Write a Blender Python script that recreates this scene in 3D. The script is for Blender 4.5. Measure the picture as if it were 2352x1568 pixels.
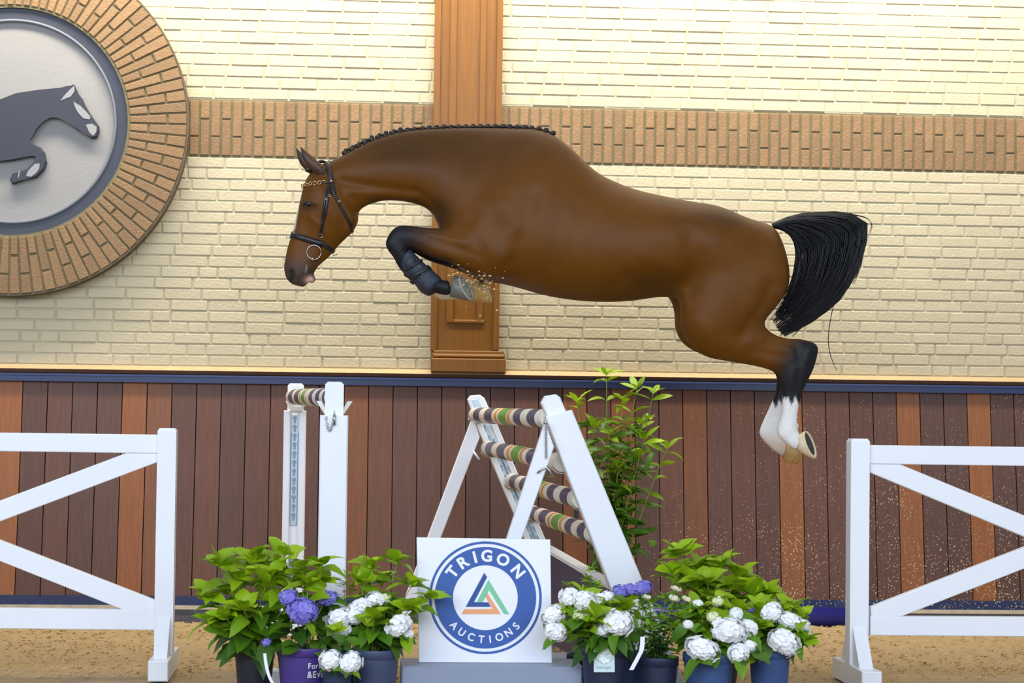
import bpy, bmesh, math, random
import numpy as np
from mathutils import Vector, Matrix
from mathutils.bvhtree import BVHTree
random.seed(11)
for o in list(bpy.data.objects): bpy.data.objects.remove(o)
SC = bpy.context.scene
COL = SC.collection
V = Vector
# ------------------------------------------------------------------ camera
W, H, FPX = 2352.0, 1568.0, 4940.0
CAMZ = 1.18
YAW, PITCH, ROLL = math.radians(4.2), math.radians(1.92), 0.0122
Fv = V((math.sin(YAW)*math.cos(PITCH), math.cos(YAW)*math.cos(PITCH), math.sin(PITCH)))
R0 = V((math.cos(YAW), -math.sin(YAW), 0))
U0 = R0.cross(Fv)
Rv = R0*math.cos(ROLL) + U0*math.sin(ROLL)
Uv = U0*math.cos(ROLL) - R0*math.sin(ROLL)
CAM = V((0, 0, CAMZ))
cd = bpy.data.cameras.new('camera'); cam = bpy.data.objects.new('camera', cd); COL.objects.link(cam)
cd.sensor_fit = 'HORIZONTAL'; cd.sensor_width = 36; cd.lens = FPX*36/W
cd.clip_end = 200
cam.matrix_world = Matrix(((Rv.x, Uv.x, -Fv.x, CAM.x), (Rv.y, Uv.y, -Fv.y, CAM.y), (Rv.z, Uv.z, -Fv.z, CAM.z), (0, 0, 0, 1)))
SC.camera = cam
cd.dof.use_dof = True; cd.dof.focus_distance = 10.4; cd.dof.aperture_fstop = 4.0

# ------------------------------------------------------------------ world, lights, exposure
wd = bpy.data.worlds.new('world'); SC.world = wd; wd.use_nodes = True
wd.node_tree.nodes['Background'].inputs[0].default_value = (0.75, 0.86, 1.0, 1)
wd.node_tree.nodes['Background'].inputs[1].default_value = 0.4
def area(name, loc, target, size, sizey, power, col, spread=180):
    d = bpy.data.lights.new(name, 'AREA'); d.shape = 'RECTANGLE'; d.size = size; d.size_y = sizey
    d.energy = power; d.color = col; d.spread = math.radians(spread)
    o = bpy.data.objects.new(name, d); COL.objects.link(o); o.location = loc
    o.rotation_euler = (V(target)-V(loc)).to_track_quat('-Z', 'Y').to_euler()
    return o
# daylight through the open long side of the arena behind the photographer
area('arena_daylight', (-1.5, -3.0, 5.2), (0.6, 11.0, 0.9), 20, 5.0, 2120, (0.755, 0.846, 1.0))
# warm hall lamps hung close above the wall
area('hall_lamp', (0.9, 11.45, 4.75), (0.9, 12.45, 3.0), 7.5, 0.4, 235, (1.0, 0.92, 0.77), 130)
# roof lights over the track
area('roof_light', (1.0, 9.6, 6.4), (1.0, 10.4, 0), 7, 2.0, 40, (1.0, 0.95, 0.86))
SC.view_settings.view_transform = 'Standard'; SC.view_settings.look = 'None'
SC.view_settings.exposure = 0.0; SC.view_settings.gamma = 1.0
SC.view_settings.use_curve_mapping = False

# ------------------------------------------------------------------ helpers
def P(px, py, Y):
    d = Fv*FPX + Rv*(px-W/2) - Uv*(py-H/2)
    return CAM + d*(Y/d.y)
def floor_at(px, py):
    d = Fv*FPX + Rv*(px-W/2) - Uv*(py-H/2)
    return CAM + d*(-CAMZ/d.z)
def proj(a):
    d = a - np.array(CAM)
    z = d @ np.array(Fv)
    return W/2 + FPX*(d @ np.array(Rv))/z, H/2 - FPX*(d @ np.array(Uv))/z

def srgb(r, g, b):
    f = lambda c: (c/255/12.92) if c/255 <= 0.04045 else ((c/255+0.055)/1.055)**2.4
    return (f(r), f(g), f(b), 1)

MATS = {}
def mat(name, col, rough=0.5, var=0.0, scale=8.0, bump=0.0, bscale=60.0, stretch=(1, 1, 1), col2=None, metal=0.0,
        spec=0.5, sheen=0.0, objrand=0.0, attr=None, coat=0.0, objcolor=False, trans=0.0):
    if name in MATS: return MATS[name]
    m = bpy.data.materials.new(name); m.use_nodes = True; nt = m.node_tree; N = nt.nodes; L = nt.links
    b = N['Principled BSDF']; b.inputs['Roughness'].default_value = rough; b.inputs['Metallic'].default_value = metal
    b.inputs['Specular IOR Level'].default_value = spec; b.inputs['Sheen Weight'].default_value = sheen
    b.inputs['Coat Weight'].default_value = coat
    tc = N.new('ShaderNodeTexCoord'); mp = N.new('ShaderNodeMapping'); mp.inputs['Scale'].default_value = stretch
    L.new(tc.outputs['Object'], mp.inputs['Vector'])
    base = None
    if attr:
        a = N.new('ShaderNodeAttribute'); a.attribute_name = attr; base = a.outputs['Color']
    elif objcolor:
        a = N.new('ShaderNodeObjectInfo'); base = a.outputs['Color']
    if var > 0 or col2:
        n = N.new('ShaderNodeTexNoise'); n.inputs['Scale'].default_value = scale; n.inputs['Detail'].default_value = 4
        L.new(mp.outputs[0], n.inputs['Vector'])
        if col2:
            mx = N.new('ShaderNodeMix'); mx.data_type = 'RGBA'
            r = N.new('ShaderNodeValToRGB'); r.color_ramp.elements[0].position = 0.35; r.color_ramp.elements[1].position = 0.65
            L.new(n.outputs[0], r.inputs[0]); L.new(r.outputs[0], mx.inputs[0])
            mx.inputs[6].default_value = col; mx.inputs[7].default_value = col2
            base = mx.outputs[2]
        if var > 0:
            hs = N.new('ShaderNodeHueSaturation')
            mr = N.new('ShaderNodeMapRange'); mr.inputs[1].default_value = 0.25; mr.inputs[2].default_value = 0.75
            mr.inputs[3].default_value = 1-var; mr.inputs[4].default_value = 1+var
            L.new(n.outputs[0], mr.inputs[0]); L.new(mr.outputs[0], hs.inputs['Value'])
            if base is not None: L.new(base, hs.inputs['Color'])
            else: hs.inputs['Color'].default_value = col
            base = hs.outputs[0]
    if objrand > 0:
        hs = N.new('ShaderNodeHueSaturation'); oi = N.new('ShaderNodeObjectInfo'); gi = N.new('ShaderNodeNewGeometry')
        ad = N.new('ShaderNodeMath'); ad.operation = 'ADD'; fr = N.new('ShaderNodeMath'); fr.operation = 'FRACT'
        L.new(oi.outputs['Random'], ad.inputs[0]); L.new(gi.outputs['Random Per Island'], ad.inputs[1]); L.new(ad.outputs[0], fr.inputs[0])
        mr = N.new('ShaderNodeMapRange'); mr.inputs[3].default_value = 1-objrand; mr.inputs[4].default_value = 1+objrand
        L.new(fr.outputs[0], mr.inputs[0]); L.new(mr.outputs[0], hs.inputs['Value'])
        if base is not None: L.new(base, hs.inputs['Color'])
        else: hs.inputs['Color'].default_value = col
        base = hs.outputs[0]
    if base is not None: L.new(base, b.inputs['Base Color'])
    else: b.inputs['Base Color'].default_value = col
    if bump > 0:
        n2 = N.new('ShaderNodeTexNoise'); n2.inputs['Scale'].default_value = bscale; n2.inputs['Detail'].default_value = 5
        L.new(mp.outputs[0], n2.inputs['Vector'])
        bp = N.new('ShaderNodeBump'); bp.inputs['Strength'].default_value = bump; bp.inputs['Distance'].default_value = 0.01
        L.new(n2.outputs[0], bp.inputs['Height']); L.new(bp.outputs[0], b.inputs['Normal'])
    if trans > 0:
        b.inputs['Transmission Weight'].default_value = 0
        t = N.new('ShaderNodeBsdfTranslucent'); ms = N.new('ShaderNodeMixShader'); ms.inputs[0].default_value = trans
        if base is not None: L.new(base, t.inputs[0])
        else: t.inputs[0].default_value = col
        L.new(b.outputs[0], ms.inputs[1]); L.new(t.outputs[0], ms.inputs[2]); L.new(ms.outputs[0], N['Material Output'].inputs[0])
    MATS[name] = m
    return m

def splatter(m, col, scale=70, lo=0.06, dirx=None):
    """specks of arena sand stuck to a surface; denser where the dirx mask (world-x from,to) grows"""
    nt = m.node_tree; N = nt.nodes; L = nt.links; b = N['Principled BSDF']
    g = N.new('ShaderNodeNewGeometry')
    vo = N.new('ShaderNodeTexVoronoi'); vo.inputs['Scale'].default_value = scale
    nz = N.new('ShaderNodeTexNoise'); nz.inputs['Scale'].default_value = 3.0; nz.inputs['Detail'].default_value = 3
    dn = N.new('ShaderNodeTexNoise'); dn.inputs['Scale'].default_value = scale*1.3
    L.new(g.outputs['Position'], vo.inputs['Vector']); L.new(g.outputs['Position'], nz.inputs['Vector']); L.new(g.outputs['Position'], dn.inputs['Vector'])
    sx = N.new('ShaderNodeSeparateXYZ'); L.new(g.outputs['Position'], sx.inputs[0])
    mr = N.new('ShaderNodeMapRange'); mr.inputs[1].default_value = 0.5; mr.inputs[2].default_value = 2.6; mr.inputs[3].default_value = 0.02; mr.inputs[4].default_value = 0.22
    L.new(sx.outputs[0], mr.inputs[0])
    mz = N.new('ShaderNodeMapRange'); mz.inputs[1].default_value = 0.9; mz.inputs[2].default_value = 0.2; mz.inputs[3].default_value = 0.0; mz.inputs[4].default_value = 0.13
    L.new(sx.outputs[2], mz.inputs[0])
    ad = N.new('ShaderNodeMath'); ad.operation = 'ADD'; L.new(mr.outputs[0], ad.inputs[0]); L.new(mz.outputs[0], ad.inputs[1])
    mu = N.new('ShaderNodeMath'); mu.operation = 'MULTIPLY'; L.new(ad.outputs[0], mu.inputs[0]); L.new(nz.outputs[0], mu.inputs[1])
    sc = N.new('ShaderNodeMath'); sc.operation = 'MULTIPLY'; sc.inputs[1].default_value = 1.7; L.new(mu.outputs[0], sc.inputs[0])
    d2 = N.new('ShaderNodeMath'); d2.operation = 'MULTIPLY_ADD'; d2.inputs[1].default_value = 0.35; L.new(dn.outputs[0], d2.inputs[0]); L.new(vo.outputs['Distance'], d2.inputs[2])
    sh = N.new('ShaderNodeMath'); sh.operation = 'SUBTRACT'; sh.inputs[1].default_value = 0.10; L.new(d2.outputs[0], sh.inputs[0])
    lt = N.new('ShaderNodeMath'); lt.operation = 'LESS_THAN'; L.new(sh.outputs[0], lt.inputs[0]); L.new(sc.outputs[0], lt.inputs[1])
    mx = N.new('ShaderNodeMix'); mx.data_type = 'RGBA'; L.new(lt.outputs[0], mx.inputs[0])
    old = b.inputs['Base Color']
    if old.is_linked: L.new(old.links[0].from_socket, mx.inputs[6])
    else: mx.inputs[6].default_value = old.default_value
    mx.inputs[7].default_value = col
    L.new(mx.outputs[2], b.inputs['Base Color'])

class MB:
    def __init__(s): s.v = []; s.f = []
    def add(s, vs, fs):
        k = len(s.v); s.v += [V(v) for v in vs]; s.f += [tuple(i+k for i in f) for f in fs]
        return s
    def box(s, lo, hi):
        x0, y0, z0 = lo; x1, y1, z1 = hi
        return s.add([(x0, y0, z0), (x1, y0, z0), (x1, y1, z0), (x0, y1, z0), (x0, y0, z1), (x1, y0, z1), (x1, y1, z1), (x0, y1, z1)],
                     [(0, 3, 2, 1), (4, 5, 6, 7), (0, 1, 5, 4), (1, 2, 6, 5), (2, 3, 7, 6), (3, 0, 4, 7)])
    def cbox(s, lo, hi, c):
        """box with its front (-y) edges chamfered by c"""
        x0, y0, z0 = lo; x1, y1, z1 = hi
        vs = [(x0, y1, z0), (x1, y1, z0), (x1, y1, z1), (x0, y1, z1), (x0, y0+c, z0), (x1, y0+c, z0), (x1, y0+c, z1), (x0, y0+c, z1),
              (x0+c, y0, z0+c), (x1-c, y0, z0+c), (x1-c, y0, z1-c), (x0+c, y0, z1-c)]
        fs = [(0, 1, 2, 3)] + [(i+4, (i+1) % 4+4, (i+1) % 4, i) for i in range(4)] + [(i+8, (i+1) % 4+8, (i+1) % 4+4, i+4) for i in range(4)] + [(8, 11, 10, 9)]
        fs[0] = (0, 3, 2, 1)[::-1]
        return s.add(vs, [tuple(f) for f in fs])
    def prism(s, pts, dvec, c=0.0):
        """polygon pts (3-D) extruded by dvec; c = chamfer inset of the front face"""
        n = len(pts); pts = [V(p) for p in pts]; d = V(dvec)
        if c > 0:
            ctr = sum(pts, V())/n
            ins = []
            for i in range(n):
                a = (pts[i-1]-pts[i]).normalized(); b = (pts[(i+1) % n]-pts[i]).normalized()
                sn = max(0.3, abs(a.cross(b).length)); ins.append(pts[i]+(a+b)*(c/sn))
            vs = ins+[p+d.normalized()*c for p in pts]+[p+d for p in pts]
            fs = [tuple(range(n)), tuple(reversed(range(2*n, 3*n)))]
            for r in (0, 1): fs += [(r*n+i, (r+1)*n+i, (r+1)*n+(i+1) % n, r*n+(i+1) % n) for i in range(n)]
        else:
            vs = pts+[p+d for p in pts]
            fs = [tuple(range(n)), tuple(reversed(range(n, 2*n)))]+[(i, n+i, n+(i+1) % n, (i+1) % n) for i in range(n)]
        return s.add(vs, fs)
    def rings(s, rings, cap=True, closed=True):
        n = len(rings[0]); vs = [p for r in rings for p in r]; fs = []
        for k in range(len(rings)-1):
            for i in range(n if closed else n-1):
                j = (i+1) % n; fs.append((k*n+i, k*n+j, (k+1)*n+j, (k+1)*n+i))
        if cap: fs += [tuple(reversed(range(n))), tuple(range((len(rings)-1)*n, len(rings)*n))]
        return s.add(vs, fs)
    def tube(s, pts, rad, n=8, cap=True, up=None):
        pts = [V(p) for p in pts]; rr = rad if isinstance(rad, (list, tuple)) else [rad]*len(pts); rings = []
        t0 = (pts[1]-pts[0]).normalized()
        u = V((0, 0, 1)) if abs(t0.z) < 0.9 else V((0, 1, 0))
        u = (u-t0*u.dot(t0)).normalized()
        for i, p in enumerate(pts):
            t = (pts[min(i+1, len(pts)-1)]-pts[max(i-1, 0)])
            t = t.normalized() if t.length > 1e-9 else t0
            u = (u-t*u.dot(t)); u = u.normalized() if u.length > 1e-6 else t.orthogonal().normalized()
            w = t.cross(u)
            rings.append([p+(u*math.cos(a)+w*math.sin(a))*rr[i] for a in [2*math.pi*k/n for k in range(n)]])
        return s.rings(rings, cap)
    def ball(s, c, r, n=10, m=7):
        c = V(c); r = V(r) if not isinstance(r, (int, float)) else V((r, r, r)); rings = []
        for i in range(1, m):
            a = math.pi*i/m
            rings.append([c+V((r.x*math.sin(a)*math.cos(b), r.y*math.sin(a)*math.sin(b), r.z*math.cos(a))) for b in [2*math.pi*k/n for k in range(n)]])
        return s.rings(rings[::-1], True)
    def torus(s, c, e1, e2, R, r, n=28, m=8, arc=(0, 2*math.pi)):
        c = V(c); e1 = V(e1).normalized(); e2 = V(e2).normalized(); e3 = e1.cross(e2); rings = []
        for i in range(n+1):
            a = arc[0]+(arc[1]-arc[0])*i/n; d = e1*math.cos(a)+e2*math.sin(a)
            rings.append([c+d*(R+r*math.cos(b))+e3*(r*math.sin(b)) for b in [2*math.pi*k/m for k in range(m)]])
        return s.rings(rings, True)
    def mesh(s, name, off=V((0, 0, 0)), smooth=False):
        me = bpy.data.meshes.new(name); me.from_pydata([tuple(v-off) for v in s.v], [], s.f); me.update()
        bm = bmesh.new(); bm.from_mesh(me); bmesh.ops.recalc_face_normals(bm, faces=bm.faces); bm.to_mesh(me); bm.free()
        if smooth: me.polygons.foreach_set('use_smooth', [True]*len(me.polygons))
        return me

def place(name, me, m, parent=None, loc=(0, 0, 0)):
    o = bpy.data.objects.new(name, me); COL.objects.link(o)
    if m is not None and me is not None and len(me.materials) == 0: me.materials.append(m)
    o.location = loc
    if parent: o.parent = parent
    return o
ORG = {}
def org(o):
    while o.parent: o = o.parent
    return ORG.get(o.name, V((0, 0, 0)))
def build(name, mb, m, parent=None, smooth=False):
    """mesh object from world coordinates, under a root whose base is its origin"""
    if parent: return place(name, mb.mesh(name, org(parent), smooth), m, parent)
    # top-level: origin at the base centre
    xs = [v.x for v in mb.v]; ys = [v.y for v in mb.v]; zs = [v.z for v in mb.v]
    b = V(((min(xs)+max(xs))/2, (min(ys)+max(ys))/2, min(zs)))
    o = place(name, mb.mesh(name, b, smooth), m, None, b); ORG[o.name] = b
    return o
def tag(o, label=None, cat=None, group=None, kind=None):
    if label: o['label'] = label
    if cat: o['category'] = cat
    if group: o['group'] = group
    if kind: o['kind'] = kind
    return o
def thing(name, base, label=None, cat=None, group=None, kind=None):
    o = bpy.data.objects.new(name, None); COL.objects.link(o); o.location = base; o.empty_display_size = 0.1
    ORG[o.name] = V(base)
    return tag(o, label, cat, group, kind)
def struct(name, mb, m, label=None):
    o = build(name, mb, m); o['kind'] = 'structure'
    if label: o['label'] = label
    return o
def cat_spline(pts, k=6):
    """Catmull-Rom through rows of numbers"""
    A = np.array(pts, float); out = []
    for i in range(len(A)-1):
        p0 = A[max(i-1, 0)]; p1 = A[i]; p2 = A[i+1]; p3 = A[min(i+2, len(A)-1)]
        for j in range(k):
            t = j/k
            out.append(0.5*((2*p1)+(p2-p0)*t+(2*p0-5*p1+4*p2-p3)*t*t+(3*p1-p0-3*p2+p3)*t**3))
    out.append(A[-1]); return np.array(out)

# ------------------------------------------------------------------ materials
M_white_brick = mat('cream_painted_brick', srgb(184, 172, 142), 0.6, var=0.05, scale=14, bump=0.35, bscale=90, objrand=0.035)
M_mortar = mat('pale_mortar', srgb(175, 166, 139), 0.85, var=0.08, scale=30, bump=0.3)
M_brown_brick = mat('tan_brick', srgb(131, 102, 69), 0.7, var=0.12, scale=18, bump=0.4, bscale=80, objrand=0.11)
M_mortar2 = mat('grey_mortar', srgb(116, 106, 78), 0.9, var=0.15, scale=120, bump=0.4)
M_wood = mat('varnished_wood', srgb(118, 76, 22), 0.4, var=0.14, scale=6, stretch=(14, 14, 0.7), bump=0.05, spec=0.3)
M_plank = mat('stained_plank', (0.1, 0.05, 0.04, 1), 0.5, var=0.2, scale=5, stretch=(16, 16, 0.8), bump=0.08, bscale=40, objcolor=True, spec=0.3)
splatter(M_plank, srgb(196, 170, 128))
M_navy = mat('navy_steel', srgb(28, 44, 86), 0.4, var=0.12, scale=10, bump=0.1)
splatter(M_navy, srgb(180, 160, 120), 60)
M_beam = mat('navy_top_rail', srgb(26, 46, 92), 0.35, var=0.1, scale=9)
M_ledge = mat('beige_ledge', srgb(184, 154, 110), 0.6, var=0.1, scale=20, stretch=(1, 1, 6))
M_ledge2 = mat('brown_ledge', srgb(96, 62, 40), 0.6, var=0.1, scale=20)
M_kick = mat('worn_kickboard', srgb(78, 76, 84), 0.75, var=0.35, scale=7, stretch=(1, 1, 5), bump=0.3, bscale=30)
M_sand = mat('arena_sand', srgb(184, 156, 112), 0.95, col2=srgb(158, 132, 92), var=0.16, scale=16, bump=1.0, bscale=55)
nt = M_sand.node_tree; N_ = nt.nodes; b_ = N_['Principled BSDF']
g_ = N_.new('ShaderNodeNewGeometry'); sx_ = N_.new('ShaderNodeSeparateXYZ'); nt.links.new(g_.outputs['Position'], sx_.inputs[0])
nz_ = N_.new('ShaderNodeTexNoise'); nz_.inputs['Scale'].default_value = 3.0; nz_.inputs['Detail'].default_value = 6; nt.links.new(g_.outputs['Position'], nz_.inputs['Vector'])
ma_ = N_.new('ShaderNodeMath'); ma_.operation = 'MULTIPLY_ADD'; ma_.inputs[1].default_value = 1.6; nt.links.new(nz_.outputs[0], ma_.inputs[0]); nt.links.new(sx_.outputs[1], ma_.inputs[2])
mr_ = N_.new('ShaderNodeMapRange'); mr_.inputs[1].default_value = 10.7; mr_.inputs[2].default_value = 10.2; mr_.inputs[3].default_value = 0; mr_.inputs[4].default_value = 0.75; nt.links.new(ma_.outputs[0], mr_.inputs[0])
mx_ = N_.new('ShaderNodeMix'); mx_.data_type = 'RGBA'; nt.links.new(mr_.outputs[0], mx_.inputs[0]); nt.links.new(b_.inputs['Base Color'].links[0].from_socket, mx_.inputs[6]); mx_.inputs[7].default_value = srgb(158, 138, 112)
nt.links.new(mx_.outputs[2], b_.inputs['Base Color'])
M_whitepaint = mat('white_paint', srgb(236, 238, 242), 0.38, var=0.012, scale=6)
M_jumpwhite = mat('jump_white_paint', srgb(234, 236, 240), 0.42, var=0.02, scale=4)
M_track = mat('galvanised_track', srgb(178, 196, 206), 0.4, var=0.06, scale=20, metal=0.35)
M_hole = mat('slot_shadow', srgb(134, 154, 170), 0.7)
M_steel = mat('steel', srgb(200, 200, 200), 0.25, metal=1.0)
M_brass = mat('pale_brass', srgb(224, 196, 150), 0.25, metal=1.0)

# ------------------------------------------------------------------ the wall
YW = 12.45                      # brick face plane
X0, X1 = P(-420, 500, YW).x, P(2780, 500, YW).x
def zat(px, py, Y=YW): return P(px, py, Y).z
z_led = zat(1176, 851)          # top of the dado ledge
zb0, zb1 = zat(1176, 375), zat(1176, 243)     # tan brick band
ztop = zat(1176, -620)
ROWH = 0.0648; BL, BH = 0.2055, 0.0545; JT = 0.0115; PROUD = 0.005
RC = P(36, 284, YW); RS = 12.45/4940*0.985
R_out, R_blue, R_disc = 400*RS, 265*RS, 234*RS
XC0, XC1 = P(999, 500, YW-0.05).x, P(1155, 500, YW-0.05).x    # pilaster

wall_u = struct('wall_upper', MB().box((X0, YW, zb1), (X1, YW+0.3, ztop)), M_mortar)
wall_l = struct('wall_lower', MB().box((X0, YW, 0), (X1, YW+0.3, zb0)), M_mortar)
def brick_mesh(name, l, h, d=PROUD+0.02, c=0.003):
    return MB().cbox((-l/2, -PROUD, -h/2), (l/2, d-PROUD, h/2), c).mesh(name)
def lay_bricks(wall, z_from, z_to, seedn):
    rnd = random.Random(seedn); full = brick_mesh('brick', BL, BH); half = brick_mesh('brick_header', BL/2-JT/2, BH)
    for me in (full, half): me.materials.append(M_white_brick)
    spots = []; n = int(round((z_to-z_from)/ROWH)); rh = (z_to-z_from)/n
    for r in range(n):
        z = z_from+(r+0.5)*rh
        x = X0+0.01+rnd.random()*0.2
        while x < X1-BL:
            hd = rnd.random() < 0.2; l = BL/2-JT/2 if hd else BL
            c = x+l/2; x += l+JT
            if XC0+0.004 < c-l/2 and c+l/2 < XC1-0.004: continue
            if (c-RC.x)**2+(z-RC.z)**2 < (R_out-0.11)**2: continue
            px, py = proj(np.array([c, YW, z]))
            spots.append((c, z, hd, px, py, rnd.uniform(-0.0025, 0.0025), rnd.uniform(-0.006, 0.006)))
    def hidden(s):
        return (1010 < s[3] < 1760 and 420 < s[4] < 660) or s[3] < -30 or s[3] > 2380 or s[4] < -15
    vis = [s for s in spots if not hidden(s)]
    vis.sort(key=lambda s: (s[2], s[3])) if len(vis) > 300 else None
    single = set(id(s) for s in vis[:300]); rest = MB()
    for s in spots:
        if id(s) in single:
            o = place('brick', half if s[2] else full, None, wall, V((s[0], YW+s[5], s[1]))-ORG[wall.name]); o.rotation_euler = (rnd.uniform(-0.02, 0.02), s[6]*0.5, s[6])
        else:
            l = BL/2-JT/2 if s[2] else BL
            rest.cbox((s[0]-l/2, YW-PROUD+s[5], s[1]-BH/2), (s[0]+l/2, YW+0.01, s[1]+BH/2), 0.003)
    o = build('brickwork', rest, M_white_brick, wall); o['kind'] = 'stuff'
lay_bricks(wall_u, zb1, ztop, 3)
lay_bricks(wall_l, z_led, zb0, 4)

# tan band of upright bricks
band = struct('trim_1', MB().box((X0, YW, zb0), (X1, YW+0.3, zb1)), M_mortar2, 'band of upright tan bricks crossing the cream wall')
bh = zb1-zb0-0.022; cw = 0.0615; bw = 0.0495
tall, shortb = bh*0.645, bh*0.325
me_t = MB().cbox((-bw/2, -0.009, -tall/2), (bw/2, 0.01, tall/2), 0.003).mesh('brick'); me_s = MB().cbox((-bw/2, -0.009, -shortb/2), (bw/2, 0.01, shortb/2), 0.003).mesh('brick_short')
for me in (me_t, me_s): me.materials.append(M_brown_brick)
k = 0; x = P(446, 300, YW).x-24*cw
rest = MB()
while x < X1-0.05:
    flip = k % 2; k += 1; x += cw
    if XC0+0.01 < x < XC1-0.01 or abs(x-RC.x) < R_out-0.1 or x < X0+0.05: continue
    zt, zs = (zb1-0.011-tall/2, zb0+0.011+shortb/2) if flip else (zb0+0.011+tall/2, zb1-0.011-shortb/2)
    for me, z in ((me_t, zt), (me_s, zs)):
        o = place('brick', me, None, band, V((x, YW+random.uniform(-0.002, 0.003), z))-ORG[band.name])
        o.rotation_euler = (0, random.uniform(-0.008, 0.008), random.uniform(-0.02, 0.02))

# pilaster
def wbox(px0, px1, py0, py1, yf, yb=YW):
    a = P(px0, py1, yf); b = P(px1, py0, yf)
    zt = P((px0+px1)/2, py0, yf).z; zb = P((px0+px1)/2, py1, yf).z
    return (a.x, yf, zb), (b.x, yb, zt)
pil = struct('trim_2', MB().cbox(*wbox(1000, 1153, -620, 812, YW-0.055), 0.008), M_wood, 'varnished wooden pilaster standing on the dado ledge')
build('side_moulding', MB().cbox(*wbox(998, 1012, -620, 808, YW-0.07), 0.012), M_wood, pil)
build('side_moulding', MB().cbox(*wbox(1141, 1155, -620, 808, YW-0.07), 0.012), M_wood, pil)
build('panel_frame', MB().cbox(*wbox(1038, 1046, -620, 742, YW-0.068), 0.006), M_wood, pil)
build('panel_frame', MB().cbox(*wbox(1106, 1115, -620, 742, YW-0.068), 0.006), M_wood, pil)
build('panel_frame', MB().cbox(*wbox(1040, 1113, 734, 743, YW-0.069), 0.006), M_wood, pil)
build('base_moulding', MB().cbox(*wbox(995, 1157, 805, 814, YW-0.075), 0.006), M_wood, pil)
build('base_moulding', MB().cbox(*wbox(993, 1160, 812, 824, YW-0.09), 0.012), M_wood, pil)
build('plinth', MB().cbox(*wbox(990, 1162, 823, 855, YW-0.1), 0.006), M_wood, pil)

# dado: ledge, navy rails, sloping planks
def ledge_line(py): return zat(1176, py, YW-0.06)
zl0, zl1, zl2 = ledge_line(851), ledge_line(861), ledge_line(869)
struct('trim_3', MB().prism([(X0, YW-0.045, zl0), (X0, YW-0.075, zl1), (X0, YW, zl1), (X0, YW, zl0)], (X1-X0, 0, 0)), M_ledge)
struct('trim_4', MB().prism([(X0, YW-0.072, zl1), (X0, YW-0.06, zl2), (X0, YW, zl2), (X0, YW, zl1)], (X1-X0, 0, 0)), M_ledge2)
YT, YB = YW-0.06, YW-0.22
zr0, zr1 = zat(1176, 871, YT-0.03), zat(1176, 889, YT-0.03)
struct('trim_5', MB().box((X0, YT-0.045, zr1), (X1, YW, zr0)).prism([(X0, YT-0.055, zr0-0.012), (X0, YT-0.055, zr0-0.004), (X0, YT-0.045, zr0), (X0, YT-0.045, zr0-0.012)], (X1-X0, 0, 0)), M_beam)
zp1, zp0 = zr1+0.01, zat(1176, 1373, YB)
dado = struct('wall_dado', MB().prism([(X0, YT+0.012, zp1), (X0, YB+0.012, zp0), (X0, YW, zp0), (X0, YW, zp1)], (X1-X0, 0, 0)), mat('plank_backing', srgb(40, 24, 16), 0.9))
PITCHX = 0.1398
xstart = P(54, 880, YT).x-10*PITCHX
tones = {(6, 53): 0.85, (282, 337): 0.9, (337, 393): 0.45, (790, 842): 0.55, (842, 900): 0.2, (1281, 1331): 0.5, (1414, 1445): 0.6, (1553, 1607): 0.45,
         (1782, 1833): 0.75, (2043, 2095): 0.72, (2203, 2258): 0.85, (449, 500): 0.25, (395, 449): 0.12, (620, 660): 0.2}
dark, org_ = np.array(srgb(80, 54, 46)), np.array(srgb(138, 82, 40))
i = 0; x = xstart
zc = (zp0+zp1)/2; lean = math.atan2(YT-YB, zp1-zp0); plen = math.hypot(zp1-zp0, YT-YB)
pm = MB().box((-PITCHX/2+0.0028, -0.012, -plen/2), (PITCHX/2-0.0028, 0.012, plen/2)).mesh('plank'); pm.materials.append(M_plank)
while x < X1-PITCHX:
    c = x+PITCHX/2; pxc, _ = proj(np.array([c, (YT+YB)/2, zc]))
    t = random.uniform(0.0, 0.16)
    for (a, b), tv in tones.items():
        if a-6 <= pxc <= b+6 and abs(pxc-(a+b)/2) < 26: t = tv
    o = place('plank', pm, None, dado, V((c, (YT+YB)/2+random.uniform(-0.002, 0.002), zc))-ORG[dado.name])
    o.rotation_euler = (-lean, 0, 0)
    cc = dark*(1-t)+org_*t; cc = cc*random.uniform(0.88, 1.1); o.color = (cc[0], cc[1], cc[2], 1)
    x += PITCHX
zk0, zk1, zk2 = zat(1176, 1373, YB-0.02), zat(1176, 1394, YB-0.02), zat(1176, 1402, YB-0.02)
struct('trim_6', MB().box((X0, YB-0.02, zk1), (X1, YW, zk0)), M_navy)
struct('trim_7', MB().prism([(X0, YB-0.025, zk1), (X0, YB-0.05, zk2), (X0, YW, zk2), (X0, YW, zk1)], (X1-X0, 0, 0)), mat('dusty_ledge', srgb(150, 138, 118), 0.9, var=0.25, scale=14))
struct('baseboard_back', MB().box((X0, YB-0.045, -0.05), (X1, YW, zk2)), M_kick)

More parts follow.
